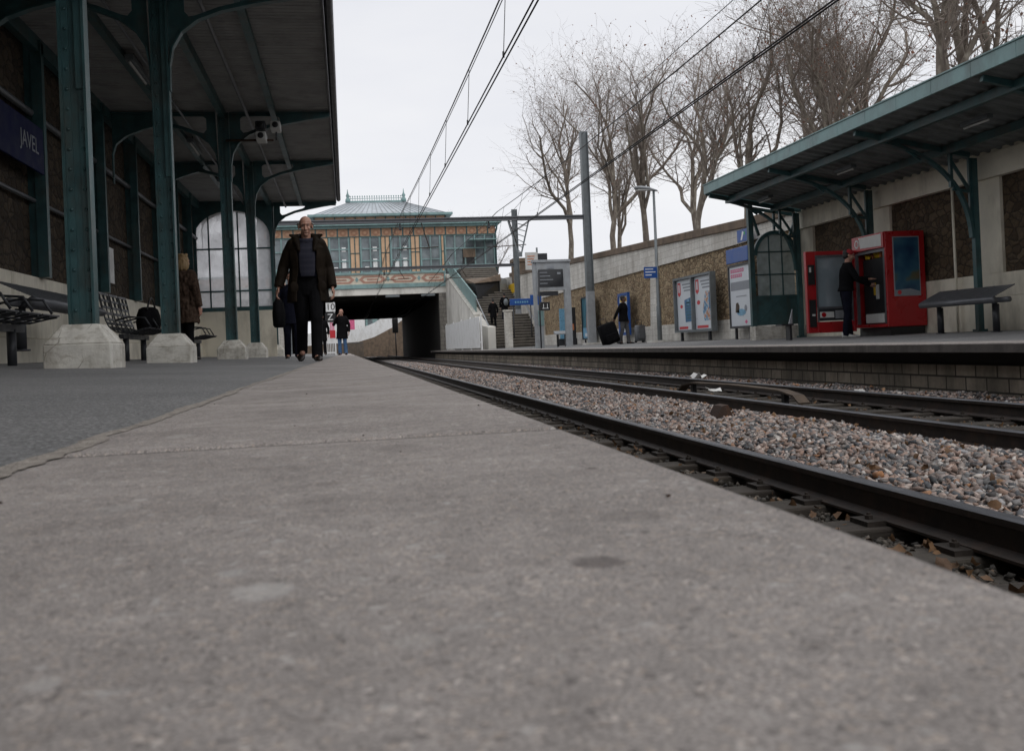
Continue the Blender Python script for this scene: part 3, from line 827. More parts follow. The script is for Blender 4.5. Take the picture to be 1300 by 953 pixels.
cn = thing('platform_canopy', 'dark green iron canopy on riveted columns over the left platform', 'canopy', (-2.05, 12, 0))
def mirror(pts, c): return [(2 * c - x, z) for x, z in pts]
ARC = [(-1.945, 3.30), (-1.94, 3.60), (-1.90, 3.82), (-1.79, 4.01), (-1.6, 4.16), (-1.32, 4.27), (-.95, 4.355), (-.55, 4.43), (-.13, 4.49)]
HOLE = [(-1.70, 4.50), (-1.75, 4.46), (-1.75, 4.26), (-1.70, 4.20), (-1.62, 4.215), (-1.35, 4.32), (-1.1, 4.385), (-1.04, 4.43), (-1.05, 4.48), (-1.1, 4.505)]
def strip(b, pts, y, wy, th, mi=0):
    for (x0, z0), (x1, z1) in zip(pts[:-1], pts[1:]):
        b.bar((x0, y, z0), (x1, y, z1), th, wy, mi, up=(0, 1, 0))
for ci, yy in enumerate(COLY):
    z0 = zl(-2.05)
    b = MB(); hw, tw = .25, .135
    b.hexa([(-2.05 - hw, yy - hw, z0 - .05), (-2.05 + hw, yy - hw, z0 - .05), (-2.05 + hw, yy + hw, z0 - .05), (-2.05 - hw, yy + hw, z0 - .05)],
           [(-2.05 - hw, yy - hw, z0 + .19), (-2.05 + hw, yy - hw, z0 + .19), (-2.05 + hw, yy + hw, z0 + .19), (-2.05 - hw, yy + hw, z0 + .19)])
    b.hexa([(-2.05 - hw, yy - hw, z0 + .19), (-2.05 + hw, yy - hw, z0 + .19), (-2.05 + hw, yy + hw, z0 + .19), (-2.05 - hw, yy + hw, z0 + .19)],
           [(-2.05 - tw, yy - tw, z0 + .345), (-2.05 + tw, yy - tw, z0 + .345), (-2.05 + tw, yy + tw, z0 + .345), (-2.05 - tw, yy + tw, z0 + .345)])
    cb = b
    b = MB(); zc0, zc1 = z0 + .34, 4.56
    b.box(-2.13, -1.97, yy - .010, yy + .010, zc0, zc1)                                  # web
    for s in (-1, 1):
        x = -2.05 + s * .090
        b.box(x - .010, x + .010, yy - .07, yy + .07, zc0, zc1)                          # flange
        xi = -2.05 + s * .054
        b.box(xi - .0255, xi + .0255, yy - .022, yy - .0105, zc0, zc1); b.box(xi - .0255, xi + .0255, yy + .0105, yy + .022, zc0, zc1)
    b.box(-2.05 + .020, -2.05 + .078, yy - .050, yy - .0225, 2.28, zc1)                    # cover strip under the bracket
    rv = b; z = zc0 + .12
    while z < 4.4:
        for s in ((-1, 1) if z < 2.25 else (-1,)):
            xi = -2.05 + s * .054
            rv.lathe([(.016, 0), (.014, .006), (.008, .011), (0, .012)], (0, 0, 0), 7)
            n = 4 * 7
            for q in range(len(rv.v) - n, len(rv.v)):
                vx, vy, vz = rv.v[q]; rv.v[q] = (xi + vx, yy - .0222 - vz, z + vy)
        z += .16
    cl = b.build('column', M['green'], cn)
    cb.build('column_base', M['cream_block'], cl, bevel=.012)
    b = MB()
    b.prism(ARC + [(-.13, 4.578), (-1.945, 4.578)], (0, yy, 0), (1, 0, 0), (0, 0, 1), .02, 0, [HOLE])
    strip(b, ARC, yy, .11, .018)
    b.bar((-1.91, yy, 4.565), (-.13, yy, 4.565), .12, .02)
    b.build('bracket', M['green'], cn)
    b = MB()
    A2 = mirror(ARC[:7], -2.05); A3 = mirror(A2, -3.12)[::-1]
    A3 = [(max(x, -3.99), z) for x, z in A3]
    curve = A2 + [p for p in A3 if p[0] < A2[-1][0] - .05]
    H2 = mirror(HOLE, -2.05); H3 = mirror(H2, -3.09)
    b.prism(curve + [(curve[-1][0], 4.578), (-2.19, 4.578)], (0, yy, 0), (1, 0, 0), (0, 0, 1), .02, 0, [H2] if True else [])
    strip(b, curve, yy, .11, .018)
    b.bar((-2.19, yy, 4.565), (-3.99, yy, 4.565), .12, .02)
    b.build('bracket', M['green'], cn)
b = MB(); b.box(-4.2, -.14, -6, 29.9, 4.62, 4.72)
y = -6
while y < 29.8:
    b.box(-4.19, -.15, y, y + .115, 4.602, 4.619); y += .13
b.build('roof', M['roof_board'], cn)
b = MB()
for x in (-3.05, -2.05, -1.15): b.box(x - .05, x + .05, -6, 29.9, 4.44 if x == -2.05 else 4.50, 4.60)
b.box(-4.1, -3.99, -6, 29.9, 4.40, 4.60)
b.build('purlin', M['green'], cn)
b = MB(); b.tube([(-1.6, -6, 4.47), (-1.6, 29.8, 4.47)], .028, 8); b.tube([(-2.75, -6, 4.5), (-2.75, 29.8, 4.5)], .022, 8); b.build('conduit', M['grey_metal'], cn)
b = MB(); b.box(-.138, -.115, -6, 29.93, 4.56, 4.84); b.box(-4.2, -.14, 29.901, 29.93, 4.50, 4.82); b.build('fascia', M['dark_metal'], cn)
b = MB()
gp = [(-.05 + .062 * math.cos(a), 4.68 + .062 * math.sin(a)) for a in [PI + PI * k / 8 for k in range(9)]]
gi = [(-.05 + .052 * math.cos(a), 4.685 + .052 * math.sin(a)) for a in [2 * PI - PI * k / 8 for k in range(9)]]
b.prism(gp + gi, (0, 11.95, 0), (1, 0, 0), (0, 0, 1), 35.9); b.build('gutter', M['dark_metal'], cn)

# glazed screen closing the far end of the canopy
sc = thing('glazed_screen', 'arched frosted glass screen at the far end of the left canopy', 'screen', (-3.1, 29.35, 0))
YS = 29.35
def arch_pts(xc, hw, zs, zt, n=16): return [(xc + hw * math.cos(PI * k / n), zs + (zt - zs) * math.sin(PI * k / n)) for k in range(n + 1)]
AP = [(max(-4.12, x), z) for x, z in arch_pts(-3.12, 1.06, 3.55, 4.32)]
b = MB()
b.prism([(-4.2, 1.42), (-1.98, 1.42), (-1.98, 4.59), (-4.2, 4.59)], (0, YS, 0), (1, 0, 0), (0, 0, 1), .07, 0, [[(-4.12, 1.54), (-2.06, 1.54)] + AP])
b.build('frame', M['green'], sc)
b = MB()
for x in (-3.78, -3.37, -2.96, -2.52): b.box(x - .02, x + .02, YS - .02, YS + .02, 1.5, 4.28)
for z in (2.0, 3.22): b.box(-4.12, -2.06, YS - .023, YS + .023, z - .022, z + .022)
b.build('glazing_bar', M['green'], sc)
MB().prism([(-4.12, 1.54), (-2.06, 1.54)] + AP, (0, YS + .001, 0), (1, 0, 0), (0, 0, 1), .008).build('glass', M['frosted'], sc)
b = MB(); b.box(-4.2, -1.98, YS - .05, YS + .05, 0.0, 1.42)
for x in (-3.4, -2.8): b.box(x - .01, x + .01, YS - .056, YS - .0502, .3, 1.40)
b.build('panel', M['cream'], sc)

# left side wall beyond the canopy
w2 = thing('side_wall', 'low pale wall beyond the left canopy towards the bridge', 'wall', (-4.5, 50, 0))
MB().box(-4.7, -4.4, 30.0, 76, -.2, 2.2).build('wall_face', M['white_block'], w2); MB().box(-4.75, -4.35, 30.0, 76, 2.2, 2.4).build('coping', M['stone_wall'], w2)

# ================================================================== RIGHT RETAINING WALL
def wt(y): return max(3.34, 3.37 + .041 * (y - 26.3))                          # its top climbs with the street ramp
rw = thing('retaining_wall', 'long brown stone retaining wall with white stone bands and dark coping behind the right platform', 'wall', (11.4, 30, 0))
def slab_y(b, x0, x1, y0, y1, zb, zt, mi=0):
    """box between two y with bottom/top heights given as functions"""
    b.hexa([(x0, y0, zb(y0)), (x1, y0, zb(y0)), (x1, y1, zb(y1)), (x0, y1, zb(y1))], [(x0, y0, zt(y0)), (x1, y0, zt(y0)), (x1, y1, zt(y1)), (x0, y1, zt(y1))], mi)
b = MB(); slab_y(b, 11.26, 11.7, -6, 56, lambda y: -.2, lambda y: 2.9); b.build('stone_panel', M['rubble'], rw)
b = MB(); b.box(11.16, 11.259, -6, 56, -.2, .58); b.build('plinth', M['white_block'], rw, bevel=.01)
b = MB()
for ya, yb2 in ((-6, 25.6), (25.6, 56)): slab_y(b, 11.18, 11.255, ya, yb2, lambda y: 2.72, lambda y: wt(y) - .252); slab_y(b, 11.256, 11.7, ya, yb2, lambda y: 2.901, lambda y: wt(y) - .252)
slab_y(b, 11.18, 11.7, 56.001, 80, lambda y: -.2, lambda y: wt(y) - .252)
b.build('upper_band', M['white_block'], rw)
b = MB(); y = -6
while y < 66:
    slab_y(b, 11.10, 11.78, y + .004, y + 1.596, lambda q: wt(q) - .25, wt); y += 1.6
b.build('coping', M['stone_wall'], rw, bevel=.02)
for yy in (34.6, 55.6):
    b = MB(); b.hexa([(11.08, yy - .42, -.1), (11.258, yy - .42, -.1), (11.258, yy + .42, -.1), (11.08, yy + .42, -.1)], [(11.15, yy - .30, 2.73), (11.258, yy - .30, 2.73), (11.258, yy + .30, 2.73), (11.15, yy + .30, 2.73)])
    b.build('buttress', M['white_block'], rw)
b = MB(); b.box(11.0, 11.85, 63.2, 64.4, 4.2, 5.5); b.box(10.92, 11.93, 63.1, 64.5, 5.5, 5.75); b.build('pier', M['stone_wall'], rw, bevel=.03)
b = MB()
b.add([(11.71, -6, wt(-6) - 1), (11.71, 80, wt(80) - .9), (60, 80, wt(80) - .9), (60, -6, wt(-6) - 1)], [(0, 3, 2, 1)]); b.build('street', M['asphalt'], tag=(None, None, None, 'structure'))

# ================================================================== RIGHT PLATFORM SHELTER
XF, ZF, XW, ZW = 8.6, 3.50, 11.05, 3.04
def zroof(x): return ZF + (ZW - ZF) * (x - XF) / (XW - XF)
Y0, Y1 = 2.0, 22.45
sh = thing('platform_shelter', 'green iron shelter with pale teal fascia against the right wall', 'shelter', (10, 15, 0))
b = MB(); y = Y0
while y < Y1 - .05:                                                 # ribbed sheet: flat pans with raised ribs below
    y2 = min(y + .30, Y1)
    b.hexa([(XF + .03, y, ZF + .06), (XW, y, ZW + .06), (XW, y2, ZW + .06), (XF + .03, y2, ZF + .06)], [(XF + .03, y, ZF + .10), (XW, y, ZW + .10), (XW, y2, ZW + .10), (XF + .03, y2, ZF + .10)])
    b.hexa([(XF + .03, y + .1, ZF + .02), (XW, y + .1, ZW + .02), (XW, y + .16, ZW + .02), (XF + .03, y + .16, ZF + .02)], [(XF + .03, y + .07, ZF + .0605), (XW, y + .07, ZW + .0605), (XW, y + .19, ZW + .0605), (XF + .03, y + .19, ZF + .0605)])
    y = y2
b.build('roof', paint('grey_green_sheet', (.20, .215, .215), .6, .2, .2, 3, (.05, .05, .04), .4), sh)
b = MB(); y = Y0
while y < Y1 - .02:
    y2 = min(y + .93, Y1 + .02); b.box(XF - .012, XF + .028, y + .003, y2 - .003, ZF, ZF + .21); y = y2
b.box(XF - .03, XF + .05, Y0, Y1 + .03, ZF + .211, ZF + .235)
b.build('fascia', M['teal'], sh, bevel=.004)
b = MB()
b.hexa([(XF + .03, Y1, ZF - .02), (XW, Y1, ZW - .02), (XW, Y1 + .03, ZW - .02), (XF + .03, Y1 + .03, ZF - .02)], [(XF + .03, Y1, ZF + .2), (XW, Y1, ZW + .13), (XW, Y1 + .03, ZW + .13), (XF + .03, Y1 + .03, ZF + .2)])
b.build('end_board', M['green'], sh)
b = MB()
for x in (9.16, 10.3): b.box(x - .05, x + .05, Y0, Y1 - .01, zroof(x) - .12, zroof(x) + .015)
b.build('purlin', M['green'], sh)
b = MB(); b.box(10.98, 11.17, Y0 - 2, 22.6, 2.62, 3.03); b.box(11.06, 11.17, Y0 - 2, 22.6, 3.031, 3.30); b.build('lintel', M['cream'], sh, bevel=.006)
WP = [5.3, 8.7, 12.1, 15.5, 18.95, 22.3]
def quad_curve(p0, p1, p2, n=12): return [tuple((1 - t) ** 2 * a + 2 * t * (1 - t) * m_ + t * t * c for a, m_, c in zip(p0, p1, p2)) for t in [k / n for k in range(n + 1)]]
for yy in WP:
    b = MB(); b.box(10.80, 10.90, yy - .05, yy + .05, zr(10.85), 2.99); b.box(10.76, 10.94, yy - .08, yy + .08, zr(10.85), .03)
    b.build('post', M['green'], sh)
    b = MB()
    arc = quad_curve((10.78, 1.62), (10.72, 2.95), (9.15, zroof(9.15) - .10), 14)
    strip(b, arc, yy, .10, .05)
    rf = [(10.78, zroof(10.78) - .04), (8.66, zroof(8.66) - .04)]
    b.bar((rf[0][0], yy, rf[0][1]), (rf[1][0], yy, rf[1][1]), .07, .09)
    b.bar((10.79, yy, 1.62), (10.79, yy, 3.0), .08, .05)
    b.bar((10.42, yy, 2.50), (10.42, yy, zroof(10.42) - .05), .05, .07); b.bar((10.76, yy, 2.45), (10.42, yy, 2.97), .04, .05); b.bar((10.76, yy, 2.42), (10.44, yy, 2.47), .04, .05)
    b.bar((9.85, yy, 2.98), (9.4, yy, zroof(9.4) - .06), .03, .04)
    b.build('bracket', M['green'], sh)
# cream surround with recessed brown panels
b = MB(); b.box(11.06, 11.158, 1, 22.6, .581, .98); b.box(11.06, 11.155, 1, 22.6, -.15, .579)
for yy in WP: b.box(11.06, 11.159, yy - .38, yy + .38, .981, 2.619)
b.build('wall_surround', M['cream'], sh, bevel=.006)
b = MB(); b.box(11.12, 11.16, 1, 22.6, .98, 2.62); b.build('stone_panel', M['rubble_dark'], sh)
for yy in (9.0, 13.6, 17.6, 21.3):
    b = MB(); b.box(9.55, 9.67, yy - .32, yy + .32, zroof(9.6) - .13, zroof(9.6) - .06); lf_ = b.build('light_fitting', M['galv'], sh, bevel=.01)
    b = MB(); b.tube([(9.61, yy - .30, zroof(9.6) - .15), (9.61, yy + .30, zroof(9.6) - .15)], .018, 8); b.build('tube', M['offwhite'], lf_)
b = MB(); b.tube([(10.97, 16.3, -.02), (10.97, 16.3, 2.62)], .025, 8); b.build('drainpipe', M['cream'], sh)

# arched end screen of the shelter
es = thing('glazed_screen', 'arched glass and green panel screen at the far end of the right shelter', 'screen', (10.4, 22.7, 0))
YE = 22.62; X0, X1 = 9.80, 11.02; XC = (X0 + X1) / 2
b = MB(); b.box(X0 - .07, X0 + .05, YE - .06, YE + .06, .30, 3.32); b.box(X1 - .07, X1 + .04, YE - .06, YE + .06, .30, 3.02)
A = arch_pts(XC, .56, 2.02, 2.62, 16); A2 = arch_pts(XC, .48, 2.02, 2.53, 16)
for P, Q in ((A, A2),):
    for i in range(16):
        (xa, za), (xb_, zb_), (xc_, zc_), (xd, zd) = P[i], P[i + 1], Q[i + 1], Q[i]
        b.prism([(xa, za), (xb_, zb_), (xc_, zc_), (xd, zd)], (0, YE, 0), (1, 0, 0), (0, 0, 1), .09)
for x, zt in ((XC - .40, 2.50), (XC, 2.63), (XC + .40, 2.50)):
    b.bar((x, YE, zt), (x + (x - XC) * .55, YE, zroof(x) - .02), .05, .06)
b.bar((X0, YE, 2.98 + .2), (X1, YE, 2.98), .06, .08)
b.build('frame', M['green'], es)
b = MB()
for x in (XC - .165, XC + .165): b.box(x - .014, x + .014, YE - .02, YE + .02, 1.02, 2.48)
for z in (1.55, 2.10): b.box(X0 + .05, X1 - .07, YE - .022, YE + .022, z - .014, z + .014)
b.build('glazing_bar', M['green'], es)
MB().prism([(XC - .48, 1.02), (XC + .48, 1.02)] + A2, (0, YE, 0), (1, 0, 0), (0, 0, 1), .008).build('glass', m_glass('smeared_glass', (.55, .6, .6), .1, .45, .5), es)
b = MB(); b.box(X0 + .05, X1 - .07, YE - .03, YE + .03, .32, 1.02); b.box(X0 + .05, X1 - .07, YE - .045, YE + .045, .98, 1.04)
b.bar((X0 + .08, YE - .033, .38), (XC, YE - .033, .9), .01, .03); b.bar((XC, YE - .034, .9), (X1 - .1, YE - .034, .38), .01, .03)
b.build('panel', M['green'], es)
b = MB(); b.box(X0 - .06, X1 + .1, YE - .17, YE + .17, -.1, .30); b.build('base', M['cream_block'], es, bevel=.015)

# ================================================================== BRIDGE AND TUNNEL
YB = 78.0
br = thing('road_bridge', 'concrete road bridge with teal girder and patterned tile parapet over the tracks', 'bridge', (1.5, 90, -.8))
b = MB(); b.box(-14, 8.15, YB, YB + .6, 4.48, 5.02); b.build('deck_beam', M['concrete_wall'], br, bevel=.02)
b = MB(); b.box(-14, 8.0, YB - .12, YB + .5, 5.021, 5.34); b.box(-14, 8.05, YB - .16, YB + .5, 6.10, 6.24); b.box(7.85, 8.1, YB - .14, YB + .5, 5.341, 6.099); b.build('girder', M['teal'], br)
b = MB(); b.box(-14, 7.849, YB - .05, YB + .5, 5.341, 6.099, 0)
x = -13.4
while x < 7.2:                                                      # red outlined tile lozenges with a cream middle
    b.prism([(x, 5.72), (x + .35, 5.42), (x + 1.75, 5.42), (x + 2.1, 5.72), (x + 1.75, 6.02), (x + .35, 6.02)], (0, YB - .06, 0), (1, 0, 0), (0, 0, 1), .03, 1, [[(x + .28, 5.72), (x + .48, 5.56), (x + 1.62, 5.56), (x + 1.82, 5.72), (x + 1.62, 5.88), (x + .48, 5.88)]])
    b.box(x + .62, x + 1.48, YB - .075, YB - .051, 5.66, 5.78, 1)
    b.prism([(x + 2.13, 5.72), (x + 2.27, 5.5), (x + 2.41, 5.72), (x + 2.27, 5.94)], (0, YB - .06, 0), (1, 0, 0), (0, 0, 1), .026, 2)
    x += 2.43
b.build('tile_parapet', [M['tile_cream'], M['tile_red'], M['teal']], br)
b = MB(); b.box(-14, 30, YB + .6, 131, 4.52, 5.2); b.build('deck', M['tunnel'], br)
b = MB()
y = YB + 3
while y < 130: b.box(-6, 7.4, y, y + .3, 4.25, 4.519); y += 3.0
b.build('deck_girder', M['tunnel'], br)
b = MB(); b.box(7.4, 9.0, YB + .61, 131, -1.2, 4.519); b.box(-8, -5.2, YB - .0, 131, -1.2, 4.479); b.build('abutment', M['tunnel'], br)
b = MB(); b.box(7.42, 8.16, YB - .06, YB + .605, -1.2, 4.475); b.build('abutment_face', m_brick('grey_stone_quoins', (.30, .28, .25), (.2, .185, .16), (.07, .06, .05), .7, .32, 'XZ0', dirt=(.05, .045, .04), dirt_amt=.7), br)
b = MB()
for xx in (3.2, 6.0): b.box(xx, xx + 1.1, YB - .02, YB - .001, 4.28, 4.46); b.box(xx + .06, xx + .5, YB - .03, YB - .021, 4.32, 4.42)
b.build('clearance_plate', M['galv'], br)

# what shows through the bridge
emb = thing('embankment_wall', 'dark stone embankment with white parapet climbing beyond the bridge opening', 'wall', (5, 142, -1))
b = MB(); b.prism([(-6, -1), (12, -1), (12, 6.6), (9, 5.0), (6.5, 3.3), (4, 2.1), (1.8, 1.5), (-6, 1.2)], (0, 142, 0), (1, 0, 0), (0, 0, 1), 1.0); b.build('stone_face', M['stone_wall'], emb)
b = MB(); b.prism([(-6, 1.2), (1.8, 1.5), (4, 2.1), (6.5, 3.3), (9, 5.0), (12, 6.6), (12, 9.3), (9, 7.5), (6.5, 5.6), (4, 4.1), (1.8, 3.3), (-6, 2.9)], (0, 142.2, 0), (1, 0, 0), (0, 0, 1), .8); b.build('parapet', M['white'], emb)
def far_block(label, x0, x1, y, h, m, extra=None):
    t = thing('distant_building', label, 'building', ((x0 + x1) / 2, y, -1))
    MB().box(x0, x1, y, y + 8, -1.2, h).build('wall', M[m], t)
    b = MB()
    for i in range(int((x1 - x0) / 1.6)):
        for k in range(int(h / 3)):
            xx = x0 + .4 + i * 1.6; b.box(xx, xx + .8, y - .05, y - .001, .8 + 3 * k, 2.6 + 3 * k)
    b.build('window', M[extra] if extra else M['window'], t)
far_block('white block with pink marks seen through the bridge opening', -4.5, 3.2, 165, 12, 'white', 'pink')
far_block('teal block seen through the bridge opening', 3.3, 6.6, 166, 11, 'teal')
far_block('blue block seen through the bridge opening beside the teal one', 6.7, 10.5, 167, 10, 'navy')
t = thing('railing', 'grey steel railing on the ground beyond the bridge', 'railing', (0, 136, -.9))
b = MB(); x = -4.5
while x < 2.3: b.box(x, x + .05, 136, 136.05, -1, 1.25); x += .16
b.build('bars', M['galv'], t); MB().box(-4.5, 2.3, 135.97, 136.08, 1.25, 1.36).build('top_rail', M['galv'], t)
t = thing('railway_signal', 'dark signal mast beside the track just beyond the bridge', 'signal', (6.6, 133.5, -.9))
MB().tube([(6.6, 133.5, -1), (6.6, 133.5, 3.0)], .08, 8).build('mast', M['black'], t); b = MB(); b.box(6.2, 7.0, 133.3, 133.6, 2.4, 4.4); b.build('signal_head', M['black'], t, bevel=.1)

# ================================================================== STATION BUILDING ON THE BRIDGE
M['rosette'] = paint('brown_rosette', (.36, .19, .12), .7, 0, .2, 4)
sb = thing('station_building', 'orange panelled station house with teal windows and grey hipped roof on the bridge', 'building', (2.9, 84, 5.2))
YF = YB + .62
XL, XR = -6.3, 12.15
b = MB(); b.box(XL, XR, YF + .25, 92, 5.25, 10.0); b.build('wall', M['orange_dark'], sb)
def pane_grid(b, x0, x1, z0, z1, y, nx, nz, w=.05):
    for i in range(nx + 1):
        xx = x0 + (x1 - x0) * i / nx; ww = w * (1.6 if i in (0, nx) else 1); b.box(xx - ww, xx + ww, y - .06, y + .04, z0, z1)
    for k in range(nz + 1):
        zz = z0 + (z1 - z0) * k / nz; b.box(x0, x1, y - .045, y + .035, zz - w * .9, zz + w * .9)
WINS = [(-1.0, .53), (1.43, 2.95), (3.8, 5.3), (6.17, 7.73)]
for i, (x0, x1) in enumerate(WINS):
    b = MB(); pane_grid(b, x0, x1, 6.30, 9.12, YF, 2, 3); b.box(x0 - .1, x1 + .1, YF - .12, YF + .06, 6.24, 6.31)
    f = b.build('window', M['teal'], sb)
    MB().box(x0, x1, YF + .05, YF + .10, 6.3, 9.12).build('pane', M['window'], f)
    if i in (0, 1, 2):
        for xx, z, h in ((x0 + .95, 8.0, .35), (x0 + .95, 6.5, .9), (x0 + .3, 6.5, .75 if i == 2 else .3)): MB().box(xx, xx + .32, YF + .02, YF + .035, z, z + h).build('notice', M['white'], f)  # white quads standing in for daylight seen through windows behind
PIERS = [(-2.2, -1.08), (.61, 1.35), (3.03, 3.72), (5.38, 6.09), (7.81, 8.06)]
for x0, x1 in PIERS:
    b = MB(); b.box(x0, x1, YF - .02, YF + .24, 6.24, 9.12); pr = b.build('pier', M['orange'], sb)
    b = MB()
    xs_ = [x0, (x0 + x1) / 2, x1] if x1 - x0 > .5 else [x0, x1]
    for xx in xs_: b.box(xx - .035, xx + .035, YF - .07, YF - .019, 6.24, 9.12)
    b.box(x0, x1, YF - .06, YF - .018, 7.82, 7.88)
    b.build('frame', M['green'], pr)
for x0, x1 in ((XL, -2.25), (8.1, XR)):
    b = MB(); pane_grid(b, x0, x1, 5.9, 9.12, YF, 5, 1, .06)
    for z in (8.05,): b.box(x0, x1, YF - .07, YF + .04, z - .05, z + .05)
    b.box(x0, x1, YF - .05, YF + .03, 6.2, 6.75)
    f = b.build('glass_bay', M['teal'], sb); MB().box(x0, x1, YF + .05, YF + .1, 5.4, 9.12).build('pane', M['window'], f)
    xm = x0 + 1.95 if x0 > 0 else x1 - 1.95
    b = MB(); b.box(xm - .55, xm + .55, YF - .03, YF + .045, 5.3, 8.0); b.build('doorway', M['black'], f)
    b = MB(); b.box(xm - .5, xm + .5, YF - .10, YF - .031, 7.3, 8.0); b.build('panel', M['stone_wall'], f)
    b = MB(); b.prism([(0, 0), (-1.4, -.12), (-1.4, -.2), (0, -.12)], (xm + 1.0, YF - .07, 8.75), (0, 1, 0), (0, 0, 1), 2.2); b.build('awning', M['teal'], f)
# frieze of square rosette panels
b = MB(); b.box(XL, XR, YF - .04, YF + .24, 9.121, 9.80, 0)
x = XL; k = 0
while x < XR - .3:
    b.box(x - .05, x + .05, YF - .09, YF - .041, 9.121, 9.80, 1)
    xm = x + .43
    b.prism([(xm + .27 * math.cos(2 * PI * q / 8), 9.46 + .24 * math.sin(2 * PI * q / 8)) for q in range(8)], (0, YF - .05, 0), (1, 0, 0), (0, 0, 1), .03, 2)
    b.prism([(xm + .12 * math.cos(2 * PI * q / 8), 9.46 + .11 * math.sin(2 * PI * q / 8)) for q in range(8)], (0, YF - .066, 0), (1, 0, 0), (0, 0, 1), .012, 3)
    x += .853
b.box(XL, XR, YF - .085, YF - .042, 9.121, 9.18, 1)
b.build('frieze', [M['orange_dark'], M['green'], M['rosette'], M['orange_dark']], sb)
b = MB(); b.box(XL - .35, XR + .5, YF - .55, 92.3, 9.98, 10.12); b.box(XL - .2, XR + .3, YF - .30, YF + .3, 9.801, 9.979); b.box(XL - .38, XR + .53, YF - .58, YF - .54, 10.0, 10.13)
b.build('cornice', M['teal'], sb)
b = MB(); b.box(XL - .3, XR + .4, YF - .45, 92.2, 10.121, 10.2); b.build('flat_roof', M['zinc'], sb)
b = MB(); b.box(-2.1, 8.3, YF + .5, 90, 10.2, 10.78, 0)
x = -2.1
while x < 8.31: b.box(x - .05, x + .05, YF + .44, YF + .499, 10.2, 10.78, 1); x += .8
b.build('attic', [M['orange_dark'], M['green']], sb)
b = MB(); b.box(-2.55, 8.8, YF + .02, 90.5, 10.781, 10.88); b.box(-2.6, 8.85, YF - .04, YF + .08, 10.80, 10.98); b.build('eave', M['teal'], sb)
b = MB()
B4 = [(-2.5, YF + .08, 10.881), (8.75, YF + .08, 10.881), (8.75, 90.4, 10.881), (-2.5, 90.4, 10.881)]
b.add(B4 + [(.62, YF + 4.2, 12.5), (5.25, YF + 4.2, 12.5), (5.25, 86, 12.5), (.62, 86, 12.5)], [(0, 1, 5, 4), (1, 2, 6, 5), (2, 3, 7, 6), (3, 0, 4, 7), (4, 5, 6, 7)])
rf = b.build('roof', M['zinc'], sb)
b = MB()
for k in range(24):
    xa = -2.5 + 11.25 * (k + .5) / 24; xb2 = .62 + 4.63 * (k + .5) / 24
    b.bar((xa, YF + .08, 10.90), (xb2, YF + 4.2, 12.52), .05, .04)
b.build('standing_seam', M['galv_light'], rf)
b = MB(); b.box(.5, 5.4, YF + 4.1, YF + 4.3, 12.45, 12.62)
x = .6
while x < 5.3: b.box(x, x + .04, YF + 4.18, YF + 4.22, 12.62, 12.98); b.ell((x + .02, YF + 4.2, 13.0), (.06, .04, .06), n=6, m=4); x += .2
b.box(.6, 5.3, YF + 4.185, YF + 4.215, 12.80, 12.84)
cr = b.build('ridge_cresting', M['teal'], rf)
b = MB()
for x in (.62, 5.25): b.lathe([(.22, 12.5), (.2, 12.75), (.1, 12.9), (.16, 13.05), (.06, 13.25), (.02, 13.6)], (x, YF + 4.2, 0), 10)
b.build('finial', M['teal'], rf)
b = MB(); b.tube([(12.35, YF - .5, 10.0), (12.3, YF - .3, 9.5), (12.22, YF - .1, 9.2), (12.22, YF - .1, 5.3)], .07, 8); b.build('drainpipe', M['green'], sb)

# ================================================================== STAIRS
st = thing('stairs', 'broad stone stairs climbing from the right platform to the station house', 'stairs', (9.7, 66, 0))
b = MB(); yy, zz = 56.0, zr(10); k = 0
steps = []
for fl, n, land in ((0, 12, 2.4), (1, 11, 2.8), (2, 12, 5.2)):
    for i in range(n):
        z1 = zz + .17
        b.box(8.45, 11.17, yy, 80, zz + (.0 if not (fl == 0 and i == 0) else -.5), z1 - .035, 0); b.box(8.45, 11.17, yy - .035, yy + .36, z1 - .034, z1, 1)
        zz = z1; yy += .345
    b.box(8.45, 11.17, yy + .016, yy + land, zz - .033, zz - .001, 1); yy += land - .345
b.build('steps', [paint('dark_stone_riser', (.10, .09, .078), .9, 0, .3, 4, (.03, .03, .025), .5, .3), paint('worn_stone_tread', (.30, .275, .24), .85, 0, .2, 4)], st)
b = MB(); b.prism([(55.5, -.3), (78.0, -.3), (78.0, 5.75), (77.2, 5.75), (61.5, 2.1), (58, 1.35), (55.5, 1.2)], (8.2, 0, 0), (0, 1, 0), (0, 0, 1), .46); b.build('parapet', M['concrete_wall'], st, bevel=.03)
b = MB(); b.bar((8.2, 77.6, 5.86), (8.2, 61.0, 2.05), .56, .12); b.build('parapet_cap', M['cream_block'], st)
b = MB(); b.prism([(77.0, 5.85), (61.8, 2.3), (61.8, 3.15), (77.0, 6.75)], (8.2, 0, 0), (0, 1, 0), (0, 0, 1), .05); b.bar((8.2, 77.2, 6.82), (8.2, 61.6, 3.2), .09, .08); b.build('railing_panel', M['teal'], st)
b = MB()
for x in (8.2, 11.05):
    for (ya, za), (yb2, zb2) in (((61.6, 3.15), (56.2, 1.1)),): b.tube([(x, ya, za), (x, yb2, zb2), (x, yb2 - .2, .0)], .035, 8)
b.build('handrail', M['galv_light'], st)
kb = thing('stair_hood', 'grey box hood with dark underside and pale sloping lid over the stairs', 'hood', (9.7, 66, 3))
b = MB(); b.hexa([(8.65, 64.3, 3.25), (10.35, 65.6, 2.95), (10.35, 69, 3.4), (8.65, 69, 3.4)], [(8.55, 64.5, 4.25), (10.35, 65.6, 4.45), (10.35, 69, 4.6), (8.55, 69, 4.6)]); b.build('box', M['dark_metal'], kb)
